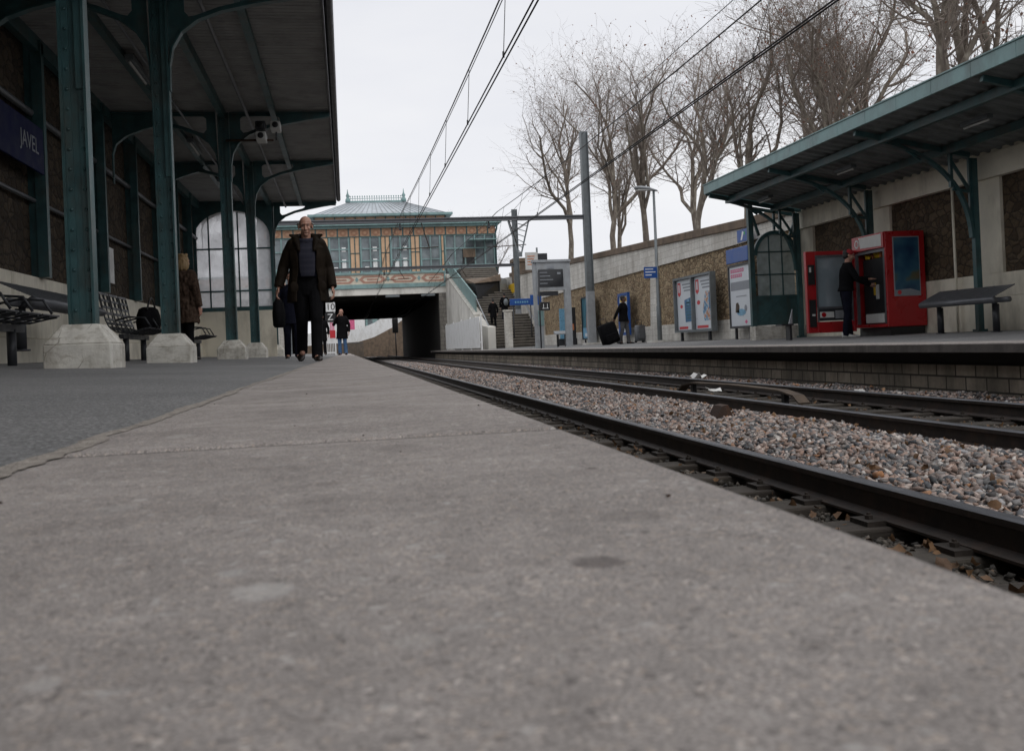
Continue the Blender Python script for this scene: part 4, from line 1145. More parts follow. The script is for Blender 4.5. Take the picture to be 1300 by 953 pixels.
b = MB(); b.hexa([(8.45, 64.3, 4.262), (10.45, 65.4, 4.462), (10.45, 69.2, 4.62), (8.45, 69.2, 4.62)], [(8.45, 64.6, 4.34), (10.45, 65.7, 4.95), (10.45, 69.2, 5.0), (8.45, 69.2, 4.9)]); b.build('lid', M['stone_wall'], kb)
b = MB(); b.hexa([(10.36, 65.5, 2.9), (10.95, 66.2, 2.7), (10.95, 69, 3.2), (10.36, 69, 3.2)], [(10.36, 65.5, 4.7), (10.95, 66.2, 4.6), (10.95, 69, 4.7), (10.36, 69, 4.7)]); b.build('side_panel', M['galv_light'], kb)
fe = thing('white_fence', 'white vertical board fence between the stairs and the far track', 'fence', (7.35, 64, 0))
b = MB(); y = 54.6
while y < 73.5: b.box(7.36, 7.385, y, y + .135, .02, 1.78); y += .15
b.build('board', M['white'], fe); b = MB(); b.box(7.386, 7.43, 54.6, 73.5, .3, .38); b.box(7.386, 7.43, 54.6, 73.5, 1.45, 1.53); b.build('rail', M['white'], fe)
b = MB()
for y in (54.55, 59.3, 64, 68.8, 73.5): b.box(7.43, 7.51, y - .04, y + .04, -.1, 1.9)
b.build('post', M['white'], fe)
ws = thing('gate_post', 'white concrete pillar standing at the foot of the stairs', 'pillar', (9.0, 54.8, -.05)); b = MB(); b.box(8.85, 9.25, 54.6, 55.0, -.1, 2.0); b.build('shaft', M['white_block'], ws); b = MB(); b.box(8.8, 9.3, 54.55, 55.05, 2.0, 2.1); b.build('cap', M['cream_block'], ws)

# ================================================================== OVERHEAD LINE
def gantry(y, htop, zbeam, label, vx=None):
    g = thing('overhead_line_gantry', label, 'gantry', (10.6, y, 0), 'steel gantries carrying the overhead wires')
    for x in (-3.3, 10.6):
        b = MB()
        if x > 0: b.box(x - .16, x - .135, y - .15, y + .15, -.1, htop); b.box(x + .135, x + .16, y - .15, y + .15, -.1, htop); b.box(x - .134, x + .134, y - .012, y + .012, -.1, htop)
        else: b.box(x - .12, x + .12, y - .12, y + .12, 0, zbeam + .5)
        mm = b.build('mast', M['galv'], g)
        if x > 0:
            MB().box(x - .165, x + .165, y - .155, y + .155, -.1, 2.3).build('painted_foot', M['galv_light'], mm)
            MB().box(x - .35, x + .35, y - .35, y + .35, -.15, .06).build('footing', M['concrete_wall'], mm)
    b = MB()
    b.box(-3.3, 10.44, y - .10, y - .02, zbeam + .05, zbeam + .10); b.box(-3.3, 10.44, y - .10, y - .02, zbeam - .08, zbeam - .03); b.box(-3.3, 10.44, y + .03, y + .10, zbeam + .05, zbeam + .10)
    b.box(-3.3, 10.44, y + .03, y + .10, zbeam - .08, zbeam - .03)
    b.box(-3.3, 10.44, y - .02, y + .02, zbeam - .05, zbeam + .07)
    b.build('crossbeam', M['grey_metal'], g)
    if vx:
        b = MB(); b.bar((vx - .45, y, zbeam - .1), (vx - .08, y, zbeam - 1.5), .06, .06); b.bar((vx + .45, y, zbeam - .1), (vx + .08, y, zbeam - 1.5), .06, .06)
        z = zbeam - .15
        for k in range(6):
            h1 = .45 - .37 * k / 6; h2 = .45 - .37 * (k + 1) / 6; b.bar((vx - h1, y, zbeam - .1 - 1.4 * k / 6), (vx + h2, y, zbeam - .1 - 1.4 * (k + 1) / 6), .03, .03)
        b.box(vx - .1, vx + .1, y - .06, y + .06, zbeam - 1.65, zbeam - 1.45); b.build('dropper_frame', M['galv'], g)
    for xm in (2.45, 6.25):
        b = MB(); b.lathe([(.03, 0), (.07, .03), (.03, .06), (.07, .1), (.03, .13), (.07, .17), (.03, .2), (.03, .3)], (xm, y, zbeam - .4), 8); b.build('insulator', M['dark_metal'], g)
        b = MB(); b.tube([(xm - .1, y, 4.34), (xm + 1.6, y, 4.42)], .022, 6); b.tube([(xm + 1.2, y, 4.42), (xm + .9, y, zbeam - .1)], .02, 6); b.build('registration_arm', M['rust'], g)
    return g
gantry(41.87, 9.3, 5.55, 'steel overhead line gantry whose tall mast stands between the lamp post and the departures board', 7.55)
gantry(60.12, 8.5, 5.05, 'steel overhead line gantry standing farther back at the foot of the stairs')
def wire(name, label, pts, r, grp=None, cat='wire'):
    return MB().tube(pts, r, 6, caps=True).build(name, M['wire'], tag=(label, cat, grp))
def xh(k, h): return k * h
YG = [-20, 41.87, 60.12, 78, 134]
def catenary(kc, km, hc, hm, lab, double):
    grp = 'overhead wires'
    X1, X2 = kc * hc, km * hm
    t = thing('overhead_wire', lab, 'overhead wire', (X1, 20, hc), grp)
    MB().tube([(X1, -20, hc + .1), (X1, 134, hc + .1)], .013, 6).build('contact_wire', M['wire'], t)
    if double: MB().tube([(X1 + .06, -20, hc + .1), (X1 + .06, 134, hc + .1)], .013, 6).build('contact_wire', M['wire'], t)
    pts = []
    for a, c in zip(YG[:-1], YG[1:]):
        for k in range(12):
            s = k / 12; yy = a + (c - a) * s
            base = hm + .1 if yy < 60 else hm + .1 - (yy - 60) * .03
            pts.append((X2, yy, max(base, hc + .25) - .5 * ((c - a) / 60) ** 2 * 4 * s * (1 - s)))
    b = MB(); b.tube(pts, .014, 6); b.build('messenger_wire', M['wire'], t)
    MB().tube([(x + .07, y, z + .05) for x, y, z in pts], .009, 6).build('messenger_wire', M['wire'], t)
    yy = 5.5
    while yy < 76:
        zz = np.interp(yy, [p[1] for p in pts], [p[2] for p in pts])
        MB().tube([(X1, yy, hc + .1), (X2, yy, zz)], .006, 4).build('dropper', M['wire'], t)
        MB().tube([(X1, yy, hc + .08), (X1, yy, hc + .17)], .016, 6).build('clip', M['wire'], t)
        yy += 4.3
catenary(.578, .435, 4.2, 5.75, 'overhead wires hanging above the near track', True)
catenary(1.495, 1.152, 4.2, 5.75, 'overhead wires hanging above the far track', True)
wire('feeder_wire', 'single feeder wire strung between the mast tops', [(10.55, -20, 9.25), (10.55, 10, 8.9), (10.55, 41.87, 9.2), (10.55, 60.1, 8.45), (10.2, 78, 8.6)], .012)

# ================================================================== TREES (bare planes on the street above the wall)
def tree_mesh(seed, h, spread=1.0):
    r = random.Random(seed); TB = MB(); CB = MB(); LV = MB()
    def grow(p, d, L, rad, lev, maxlev):
        nseg = 5 if lev < 2 else (4 if lev == 2 else 3)
        pts = [p]; q = p.copy(); dd = d.copy()
        for i in range(nseg):
            wob = .13 if lev == 0 else (.24 if lev < 3 else .30)
            dd = (dd + Vector((r.gauss(0, wob), r.gauss(0, wob), r.gauss((.05, .12, .08, .03, .02)[lev], wob * .7)))).normalized()
            q = q + dd * (L / nseg); pts.append(q.copy())
        rads = [rad * (1 - .55 * i / nseg) for i in range(nseg + 1)]
        (TB if lev <= 1 else CB).tube(pts, rads, 8 if lev == 0 else (6 if lev == 1 else (4 if lev == 2 else 3)), 0, caps=False)
        if lev == maxlev:
            if r.random() < .16:
                e = pts[-1]; s = r.uniform(.04, .075)
                a = Vector((r.gauss(0, 1), r.gauss(0, 1), r.gauss(0, 1))).normalized(); c = a.cross(Vector((0, 0, 1))).normalized()
                CB.add([e, e + a * s + c * s * .5 - Vector((0, 0, s * .5)), e + a * s * .2 - Vector((0, 0, s * 1.4)), e - c * s * .6 - Vector((0, 0, s * .6))], [(0, 1, 2), (0, 2, 3)], 1)
            return
        nch = {0: r.randint(6, 8), 1: r.randint(11, 14), 2: r.randint(6, 8), 3: r.randint(3, 4)}[lev]
        for k in range(nch):
            f = (r.uniform(.35, 1.0) if lev == 0 else r.uniform(.22, 1.0)) if k else 1.0
            fi = f * nseg; i = min(int(fi), nseg - 1); pp = pts[i].lerp(pts[i + 1], fi - i)
            ax = (pts[i + 1] - pts[i]).normalized()
            perp = Vector((r.gauss(0, 1), r.gauss(0, 1), r.gauss(0, .6))); perp = (perp - ax * perp.dot(ax)).normalized()
            ang = r.uniform(.35, .75) if lev == 0 else r.uniform(.45, 1.15)
            if k == 0: ang *= .35
            nd = (ax * math.cos(ang) + perp * math.sin(ang) * spread)
            nd = (nd + Vector((0, 0, (.3, .2, .08, .0, 0)[lev]))).normalized()
            rr = rads[i] * (r.uniform(.34, .52) if lev else r.uniform(.55, .75))
            LL = L * (r.uniform(.8, 1.1) if lev == 0 else (r.uniform(.24, .50) if lev == 1 else r.uniform(.42, .70)))
            if lev == 0: LL = h * r.uniform(.36, .54) * (1.30 - .45 * f)
            grow(pp, nd, LL, max(rr, .0048), lev + 1, maxlev)
    grow(Vector((0, 0, -.3)), Vector((r.gauss(0, .04), r.gauss(0, .04), 1)).normalized(), h * .62, h * .014 + .035, 0, 4)
    return TB, CB
def make_tree(seed, h, x, y, label, grp, spread=1.0):
    t = thing('plane_tree', label, 'tree', (0, 0, 0), grp)
    TB, CB = tree_mesh(seed, h, spread)
    TB.build('trunk', M['bark'], t); CB.build('crown', [M['twig'], M['deadleaf_tree']], t)
    t.location = (x, y, wt(y) - 1.05)
    return t
GT = 'bare plane trees along the street above the wall'
t1 = make_tree(11, 12.0, 14.0, 60.5, 'bare plane tree farthest left of the row, just right of the tall gantry mast', GT, .9)
t2 = make_tree(12, 11.5, 15.0, 47.0, 'bare plane tree rising behind the lamp post', GT, .95)
t3 = make_tree(13, 9.5, 15.5, 36.0, 'bare plane tree above the left tip of the shelter roof', GT, 1.0)
t4 = make_tree(14, 10.5, 15.5, 23.5, 'large bare plane tree leaning over the shelter roof at the top right corner', GT, 1.15)
for src, x, y, rz, s, lab in ((t1, 15.2, 54, 2.0, .98, 'bare plane tree between the tall gantry mast and the lamp post'), (t2, 15.4, 41.5, 1.1, .90, 'bare plane tree right of the lamp post, above the double poster'),
                              (t3, 16.8, 31.5, 2.6, .95, 'bare plane tree over the middle of the shelter fascia'), (t4, 17.5, 19.0, 2.2, .95, 'bare plane tree cut by the right edge of the photo'),
                              (t2, 19.0, 66, .4, 1.0, 'bare plane tree half hidden behind the farthest left one'), (t3, 20, 40, .8, 1.15, 'bare plane tree in the second row behind the double poster'), (t4, 15.2, 28.0, 3.6, .80, 'bare plane tree rising over the shelter fascia left of the largest tree'), (t3, 18.5, 25.5, 5.0, 1.25, 'bare plane tree filling the sky behind the largest tree at the top right corner'), (t2, 20, 33, 5.0, 1.0, 'bare plane tree in the second row behind the shelter roof'), (t1, 19.5, 52, 4.0, .95, 'bare plane tree in the second row behind the lamp post')):
    t = dup(src, (x, y, wt(y) - 1.05), rz, lab, GT, s)
t = dup(t2, (12.5, 104, 5.2), 3.0, 'distant bare tree peeking over the station roof', GT, .78)
t = dup(t1, (17, 112, 5.2), 1.0, 'distant bare tree right of the station roof', GT, .70)

# ================================================================== FURNITURE OF THE RIGHT PLATFORM
def frame_box(b, x0, x1, y0, y1, z0, z1, w=.05):
    """rectangular frame facing -x (lies in the y-z plane)"""
    b.box(x0, x1, y0, y0 + w, z0, z1); b.box(x0, x1, y1 - w, y1, z0, z1); b.box(x0, x1, y0 + w, y1 - w, z0, z0 + w); b.box(x0, x1, y0 + w, y1 - w, z1 - w, z1)
def flat(b, x, pts, mi):                                            # thin printed patch on a board facing -x; pts = (y, z)
    b.prism(pts, (x, 0, 0), (0, 1, 0), (0, 0, 1), .003, mi)
def rect(y0, y1, z0, z1): return [(y0, z0), (y1, z0), (y1, z1), (y0, z1)]
def disc(y, z, r, n=14, sz=1.0): return [(y + r * math.cos(2 * PI * k / n), z + r * sz * math.sin(2 * PI * k / n)) for k in range(n)]
INK = ['poster_white', 'poster_red', 'poster_blue', 'poster_sky', 'poster_orange', 'poster_grey', 'pink', 'poster_teal', 'yellow', 'wood_rail']
INK += ['photo_blue', 'photo_warm']; INKM = [M[k] for k in INK]

pb = thing('poster_board', 'double framed advertising board with two posters marked by red tags', 'poster board', (10.9, 29.75, 0))
b = MB(); frame_box(b, 10.80, 10.98, 28.05, 31.45, .27, 2.06, .07); b.box(10.80, 10.98, 29.70, 29.80, .34, 1.99); b.build('frame', M['galv'], pb)
MB().box(10.93, 10.975, 28.1, 31.4, .33, 2.0).build('back_panel', M['dark_metal'], pb)
for y0, kind in ((29.82, 0), (28.14, 1)):
    b = MB(); X = 10.905; y1 = y0 + 1.54
    b.box(10.908, 10.929, y0, y1, .35, 1.98, 0)
    Y = lambda f: y1 - f * (y1 - y0)                                # left to right as seen from the platform
    flat(b, X, [(Y(.06), 1.9), (Y(.06), 1.52), (Y(.15), 1.44), (Y(.24), 1.52), (Y(.24), 1.9)], 1)
    flat(b, X - .004, rect(Y(.19), Y(.11), 1.58, 1.84), 0)
    for k in range(3): flat(b, X, rect(Y(.9), Y(.34 + .05 * k), 1.80 - .10 * k, 1.85 - .10 * k), 5)
    flat(b, X, rect(Y(.62 if kind == 0 else .7), Y(.08), .38, .46), 1)
    if kind == 0:
        flat(b, X, [(Y(.45), 1.32), (Y(.92), 1.40), (Y(.96), .62), (Y(.48), .60)], 2)
        for k in range(6): flat(b, X - .004, rect(Y(.88), Y(.55), .70 + .10 * k, .75 + .10 * k), 7)
        flat(b, X - .004, disc(Y(.68), 1.25, .1), 3); flat(b, X, disc(Y(.26), 1.12, .12, sz=.5), 1)
    else:
        flat(b, X, [(Y(.42), .95), (Y(.6), 1.5), (Y(.92), 1.5), (Y(.95), .62), (Y(.5), .6)], 11); flat(b, X - .005, rect(Y(.9), Y(.78), .95, 1.45), 2); flat(b, X, disc(Y(.2), 1.18, .14, sz=.5), 1)
    b.build('poster', INKM, pb)
for yy in (28.5, 31.0):
    b = MB(); b.box(10.86, 10.94, yy - .05, yy + .05, zr(10.9) - .02, .30); b.build('leg', M['dark_metal'], pb)

pb = thing('poster_board', 'single framed advertising board with pink lettering next to the shelter screen', 'poster board', (10.9, 26, 0))
b = MB(); frame_box(b, 10.84, 10.98, 25.2, 26.75, .30, 2.09, .06); b.build('frame', M['dark_metal'], pb)
b = MB(); b.box(10.87, 10.92, 25.25, 26.7, .35, 2.04, 0); X = 10.867; Y = lambda f: 26.70 - f * 1.45
rr = random.Random(3)
for row, z in ((0, 1.86), (1, 1.72)):
    f = .07
    for k in range(7 if row == 0 else 6):
        flat(b, X, rect(Y(f + .07), Y(f), z, z + .10), 6); flat(b, X - .004, disc(Y(f + .035), z + .05, .018, 8), 0); f += .095
flat(b, X, rect(Y(.95), Y(.05), 1.36, 1.60), 5); flat(b, X - .004, rect(Y(.8), Y(.3), 1.18, 1.20), 5)
flat(b, X, [(Y(.24), .75), (Y(.42), .72), (Y(.44), .92), (Y(.38), 1.02), (Y(.28), 1.0)], 9); flat(b, X, disc(Y(.74), .85, .09), 5); flat(b, X, disc(Y(.52), .74, .32, sz=.3), 3)
flat(b, X, disc(Y(.74), .47, .1, 4, .6), 6); b.build('poster', INKM, pb)
for yy in (25.5, 26.5): MB().box(10.9, 10.96, yy - .04, yy + .04, -.03, .31).build('leg', M['dark_metal'], pb)

sg = thing('station_sign', 'long blue enamel name sign hanging above the single poster board', 'sign', (10.9, 26, 2.1))
b = MB(); b.box(10.82, 10.88, 25.25, 26.78, 2.13, 2.54); b.build('panel', M['blue'], sg, bevel=.015); b = MB(); b.box(10.881, 11.2, 25.5, 25.56, 2.3, 2.36); b.box(10.881, 11.2, 26.4, 26.46, 2.3, 2.36); b.build('arm', M['dark_metal'], sg)
sg = thing('pictogram_sign', 'small blue sign with a green and white pictogram high on the wall beside the shelter', 'sign', (10.95, 25.6, 2.7))
b = MB(); b.box(10.9, 10.95, 25.3, 26.1, 2.68, 3.02); b.build('panel', M['blue'], sg); b = MB(); b.prism([(25.85, 2.73), (25.75, 2.73), (25.62, 2.93), (25.72, 2.97)], (10.897, 0, 0), (0, 1, 0), (0, 0, 1), .004, 0); b.prism(disc(25.58, 2.9, .05, 8), (10.897, 0, 0), (0, 1, 0), (0, 0, 1), .004, 1); b.build('pictogram', [M['white'], paint('sign_green', (.05, .35, .12))], sg)
MB().box(10.951, 11.25, 25.66, 25.74, 2.8, 2.88).build('arm', M['dark_metal'], sg)

pb = thing('poster_board', 'narrow dark teal poster with a pale figure on it behind the tall gantry mast', 'poster board', (10.9, 43.7, 0))
b = MB(); frame_box(b, 10.86, 10.98, 42.75, 44.75, .20, 2.17, .06); b.build('frame', M['dark_metal'], pb)
b = MB(); b.box(10.90, 10.95, 42.8, 44.7, .25, 2.12, 7); X = 10.897
flat(b, X, rect(42.85, 44.65, .28, .75), 3); flat(b, X - .004, [(43.5, .6), (43.95, .6), (43.9, 1.35), (43.8, 1.7), (43.62, 1.7), (43.52, 1.3)], 4); flat(b, X - .004, disc(43.72, 1.85, .12), 9); flat(b, X - .004, rect(43.1, 44.3, .35, .5), 0); b.build('poster', INKM, pb)
for yy in (43.1, 44.4): MB().box(10.9, 10.96, yy - .04, yy + .04, -.03, .21).build('leg', M['black'], pb)

pb = thing('map_board', 'blue framed white map board behind the traveller with suitcases', 'map board', (10.9, 37.75, 0))
b = MB(); frame_box(b, 10.86, 10.96, 37.05, 38.45, .30, 1.97, .12); b.build('frame', M['blue'], pb)
b = MB(); b.box(10.90, 10.94, 37.16, 38.34, .41, 1.86, 0); flat(b, 10.897, rect(37.3, 38.2, 1.62, 1.8), 8)
rr = random.Random(8)
for k in range(9): yy = rr.uniform(37.3, 37.8); zz = rr.uniform(.55, 1.45); flat(b, 10.897 - .0005 * k, rect(yy, yy + rr.uniform(.1, .35), zz, zz + .03), 5)
b.build('map', INKM, pb)
for yy in (37.2, 38.3): MB().box(10.9, 10.95, yy - .04, yy + .04, -.03, .30).build('leg', M['black'], pb)

lp = thing('lamp_post', 'slender grey lamp post with flat lantern and a blue sign on the right platform', 'lamp post', (10.6, 32.43, 0))
b = MB(); b.tube([(10.6, 32.43, -.05), (10.6, 32.43, 1.2), (10.6, 32.43, 1.25), (10.6, 32.43, 5.15)], [.085, .08, .06, .042], 12, caps=True); b.build('pole', M['galv'], lp)
MB().box(10.25, 10.95, 32.1, 32.8, -.06, .05).build('footing', M['concrete_wall'], lp)
b = MB(); b.rings([[(10.6 - l + wq * math.sin(a) * 0 + .14 * hh * math.cos(a) * 0, 32.43 + .16 * hh * math.cos(a), 5.18 + zc + .07 * hh * math.sin(a)) for a in [2 * PI * k / 12 for k in range(12)]] for l, hh, zc, wq in ((-.12, .35, .0, 0), (.0, .6, .02, 0), (.2, .95, .07, 0), (.45, 1.0, .10, 0), (.62, .8, .11, 0), (.68, .3, .11, 0))])
b.build('lantern', M['galv_light'], lp); MB().box(10.02, 10.5, 32.33, 32.53, 5.185, 5.22).build('lens', M['offwhite'], lp)
b = MB(); b.box(10.10, 10.56, 32.30, 32.345, 2.18, 2.56); sgp = b.build('sign', M['blue'], lp)
b = MB()
for k, (a, c) in enumerate(((10.14, 10.42), (10.14, 10.5), (10.14, 10.36))): b.box(a, c, 32.294, 32.299, 2.47 - .1 * k, 2.50 - .1 * k)
b.build('lettering', M['white'], sgp)

# departures board
db = thing('departures_board', 'departures screen in a tall pale steel frame on the right platform', 'departures board', (8.5, 40, 0))
b = MB(); b.box(7.72, 7.86, 39.9, 40.1, zr(8), 3.46); b.build('leg', M['galv_light'], db); b = MB(); b.box(9.02, 9.28, 39.88, 40.12, zr(9), 3.46); b.build('leg', M['galv_light'], db)
b = MB(); b.box(7.70, 9.30, 39.80, 40.2, 3.461, 3.56); b.build('lid', M['galv_light'], db)
b = MB(); b.box(7.861, 9.019, 39.86, 40.14, 2.30, 3.46); b.build('case', M['galv_light'], db)
MB().box(7.92, 8.97, 39.835, 39.858, 2.44, 3.16).build('screen', M['screen'], db)
b = MB()
for k in range(4): b.box(7.98, 8.3 + .12 * (k % 3), 39.83, 39.834, 3.02 - .15 * k, 3.05 - .15 * k)
b.box(8.3, 8.6, 39.828, 39.834, 3.2, 3.3); b.box(8.72, 8.86, 39.83, 39.834, 2.95, 3.03); b.build('display_text', M['poster_grey'], db)
b = MB(); b.box(7.90, 8.75, 39.95, 40.05, 2.08, 2.26); b.build('number_plate', M['dark_metal'], db)
vb = thing('ticket_validator', 'teal and pale ticket post standing under the departures board', 'ticket validator', (8.0, 40.4, 0)); b = MB(); b.box(7.88, 8.16, 40.3, 40.6, -.1, .85); b.build('lower_case', M['galv_light'], vb, bevel=.02); b = MB(); b.box(7.86, 8.18, 40.28, 40.62, .851, 1.5); b.build('upper_case', M['teal'], vb, bevel=.03)
sg = thing('box_sign', 'black square box sign with white bracket marks hanging beside the validator', 'sign', (8.05, 39.4, 1.4))
b = MB(); b.box(7.88, 8.26, 39.36, 39.5, 1.45, 1.80); b.build('box', M['black'], sg, bevel=.01); b = MB(); b.box(7.94, 8.2, 39.352, 39.358, 1.53, 1.55); b.box(7.98, 8.0, 39.352, 39.358, 1.55, 1.72); b.box(8.14, 8.16, 39.352, 39.358, 1.55, 1.72); b.build('mark', M['white'], sg); MB().tube([(7.84, 39.43, -.1), (7.84, 39.43, 3.0)], .03, 8).build('pole', M['dark_metal'], sg)
sg = thing('station_sign', 'long blue name sign on the mast at the foot of the stairs', 'sign', (10.2, 57, 2.4)); b = MB(); b.box(9.55, 10.95, 56.9, 56.96, 2.42, 2.80); b.build('panel', M['blue'], sg, bevel=.02); b = MB()
for k in range(6): b.box(9.85 + .14 * k, 9.94 + .14 * k, 56.892, 56.898, 2.55, 2.66)
b.build('lettering', M['poster_sky'], sg); b = MB(); b.tube([(9.75, 57.0, -.05), (9.75, 57.0, 2.42)], .035, 8); b.tube([(10.8, 57.0, -.05), (10.8, 57.0, 2.42)], .035, 8); b.build('post', M['dark_metal'], sg)
sg = thing('direction_sign', 'short blue sign seen half behind the departures frame', 'sign', (9.2, 47, 2)); b = MB(); b.box(8.9, 9.45, 47, 47.06, 2.0, 2.5); b.build('panel', M['blue'], sg); MB().tube([(9.2, 47.1, -.08), (9.2, 47.1, 2.5)], .035, 8).build('pole', M['dark_metal'], sg)
sg = thing('notice_board', 'white notice with faint red print standing high beside the stairs', 'sign', (9.6, 50, 4)); b = MB(); b.box(9.3, 9.95, 50, 50.08, 3.95, 4.85); b.build('panel', M['offwhite'], sg); b = MB()
for k in range(4): b.box(9.4, 9.4 + .35 + .04 * (k % 2), 49.99, 49.998, 4.2 + .14 * k, 4.25 + .14 * k)
b.build('lettering', M['poster_orange'], sg); b = MB(); b.box(9.96, 10.5, 50.2, 50.3, 3.95, 4.8); b.build('side_panel', M['dark_metal'], sg); MB().tube([(9.95, 50.15, -.08), (9.95, 50.15, 5.1)], .05, 8).build('pole', M['galv'], sg)
sg = thing('wall_sign', 'small yellow sign fixed to the pale wall beside the stairs', 'sign', (11.1, 65, 3.6)); MB().box(11.12, 11.17, 64.2, 66.6, 3.6, 4.2).build('panel', M['yellow'], sg)
bt = thing('metal_stool', 'pale grey perch seat on two dark legs beside the departures board', 'bench', (9.05, 41, 0)); b = MB(); b.hexa([(8.75, 40.8, .46), (9.35, 40.8, .46), (9.35, 41.2, .50), (8.75, 41.2, .50)], [(8.75, 40.8, .50), (9.35, 40.8, .50), (9.35, 41.2, .62), (8.75, 41.2, .62)]); b.build('seat', M['galv_light'], bt)
for x in (8.88, 9.22): MB().box(x - .04, x + .04, 40.95, 41.05, -.08, .46).build('leg', M['black'], bt)
pn = thing('poster_board', 'pale and dark narrow information panels beside the departures frame', 'poster board', (10.5, 46.5, 0)); b = MB(); b.box(10.2, 10.6, 46.5, 46.56, .3, 1.75); b.build('pale_panel', M['poster_sky'], pn); b = MB(); b.box(10.64, 11.0, 46.5, 46.56, .0, 1.8); b.build('dark_panel', M['dark_metal'], pn); b = MB(); b.box(10.72, 10.9, 46.49, 46.498, .7, 1.0); b.build('print', M['poster_orange'], pn); MB().box(10.15, 11.05, 46.57, 46.62, -.08, .3).build('leg', M['dark_metal'], pn)

# perch bench of perforated steel (leaning seat) - used on both platforms
def perch_bench(name, label, loc, L, rotz):
    t = thing(name, label, 'bench', (0, 0, 0), 'leaning benches')
    b = MB()                                                        # local: length along y, front towards -x
    b.tube([(-.20, -L / 2, .0), (-.20, L / 2, .0)], .055, 10)
    b.tube([(.02, -L / 2 - .06, .0), (.02, L / 2 + .06, .0)], .045, 10)
    b.build('tube', M['grey_metal'], t)
    b = MB(); n = 9
    nrm = Vector((-.40, 0, .92)).normalized()
    for k in range(n):
        f = k / (n - 1); x = -.20 + .36 * f; z = .055 + .17 * f
        b.bar((x, -L / 2, z), (x, L / 2, z), .034, .012, up=(-.43, 0, .90))
    for y in (-L / 2 + .02, -L / 4, 0, L / 4, L / 2 - .02): b.bar((-.22, y, .045), (.18, y, .236), .03, .012, up=(-.43, 0, .9))
    b.build('seat', M['grey_metal'], t)
    for y in (-L / 2 + .25, L / 2 - .25):
        b = MB(); b.tube([(0, y, -.50 - .02), (0, y, -.06)], .055, 12); b.tube([(0, y, -.06), (-.08, y, .01)], .04, 8); b.tube([(0, y, -.52), (0, y, -.50)], .09, 12); b.build('leg', M['dark_metal'], t)
    t.location = loc; t.rotation_euler = (0, 0, rotz)
    return t
perch_bench('leaning_bench', 'grey slatted leaning bench against the cream wall on the right platform', (10.30, 15.05, .49), 2.0, 0)
perch_bench('leaning_bench', 'grey slatted leaning bench behind the nearest column on the left platform', (-3.45, 12.6, .78), 3.0, PI)

# slatted seats on the left platform
def seat_row(label, n, loc):
    t = thing('slatted_bench', label, 'bench', (0, 0, 0), 'slatted metal seats on the left platform')
    L = n * .62
    b = MB(); b.bar((0, -L / 2, .36), (0, L / 2, .36), .07, .07); b.build('beam', M['dark_metal'], t)
    for k in range(n):
        y0 = -L / 2 + k * .62 + .04; y1 = y0 + .54
        b = MB(); prof = [(-.30, 1.00), (-.26, .80), (-.22, .62), (-.17, .50), (-.06, .425), (.10, .42), (.26, .455), (.36, .47)]
        for q in range(15):
            f = q / 14 * (len(prof) - 1); i = min(int(f), len(prof) - 2); g = f - i
            x = prof[i][0] + (prof[i + 1][0] - prof[i][0]) * g; z = prof[i][1] + (prof[i + 1][1] - prof[i][1]) * g
            dx, dz = prof[i + 1][0] - prof[i][0], prof[i + 1][1] - prof[i][1]
            b.bar((x, y0, z), (x, y1, z), .038, .012, up=(-dz, 0, dx))
        for yy in (y0 + .02, (y0 + y1) / 2, y1 - .02):
            for (xa, za), (xb2, zb2) in zip(prof[:-1], prof[1:]): b.bar((xa, yy, za - .012), (xb2, yy, zb2 - .012), .03, .014)
        b.build('slatted_shell', M['dark_metal'], t)
        b = MB(); b.tube([(-.2, y1 + .03, .62), (.0, y1 + .03, .66), (.22, y1 + .03, .64), (.3, y1 + .03, .5)], .014, 6); b.build('armrest', M['dark_metal'], t)
    for yy in (-L / 2 + .3, L / 2 - .3):
        b = MB(); b.tube([(0, yy, -.06), (0, yy, .35)], .045, 10); b.box(-.2, .2, yy - .04, yy + .04, -.06, -.02); b.build('leg', M['dark_metal'], t)
    t.location = loc
    return t
seat_row('slatted metal seats at the left edge, nearest to the viewer', 3, (-3.2, 9.6, .11))
seat_row('slatted metal seats with a black bag on them behind the first column', 3, (-3.2, 15.9, .11))
seat_row('slatted metal seats between the second and third columns by the glazed screen', 3, (-3.2, 21.8, .11))
bg = thing('shoulder_bag', 'black bag lying on the slatted seats', 'bag', (-3.1, 16.3, .55))
b = MB(); b.rings([[(-3.10 + .17 * s * math.cos(a), 16.5 + .42 * s * math.sin(a) * (1 if z < .9 else .9), z) for a in [2 * PI * k / 20 for k in range(20)]] for z, s in ((.56, .7), (.58, .95), (.7, 1.05), (.82, .98), (.92, .8), (.95, .5))]); b.build('body', M['cloth_black'], bg)
b = MB(); b.tube([(-3.05, 16.15 + .7 * k / 10, .9 + .2 * math.sin(PI * k / 10)) for k in range(11)], .015, 6); b.build('strap', M['black'], bg)

# enamel name sign on the left wall
js = thing('station_sign', 'dark blue enamel sign reading JAVEL high on the left wall', 'sign', (-4.0, 12, 2.6))
b = MB(); b.box(-3.99, -3.95, 11.8, 14.25, 2.68, 3.30); b.build('panel', M['navy'], js, bevel=.01)
text('lettering', 'JAVEL', .30, (-3.944, 13.62, 3.0), (0, 1, 0), (0, 0, 1), M['poster_grey'], js)
b = MB(); b.box(-4.2, -3.991, 11.9, 11.96, 2.8, 3.0); b.box(-4.2, -3.991, 13.7, 13.76, 2.8, 3.0); b.build('arm', M['dark_metal'], js)
nt_ = thing('paper_notice', 'white paper notice pinned on the stone wall behind the second column', 'notice', (-4.19, 18.9, 1.6)); MB().box(-4.198, -4.19, 18.75, 19.25, 1.55, 2.2).build('sheet', M['paper'], nt_)
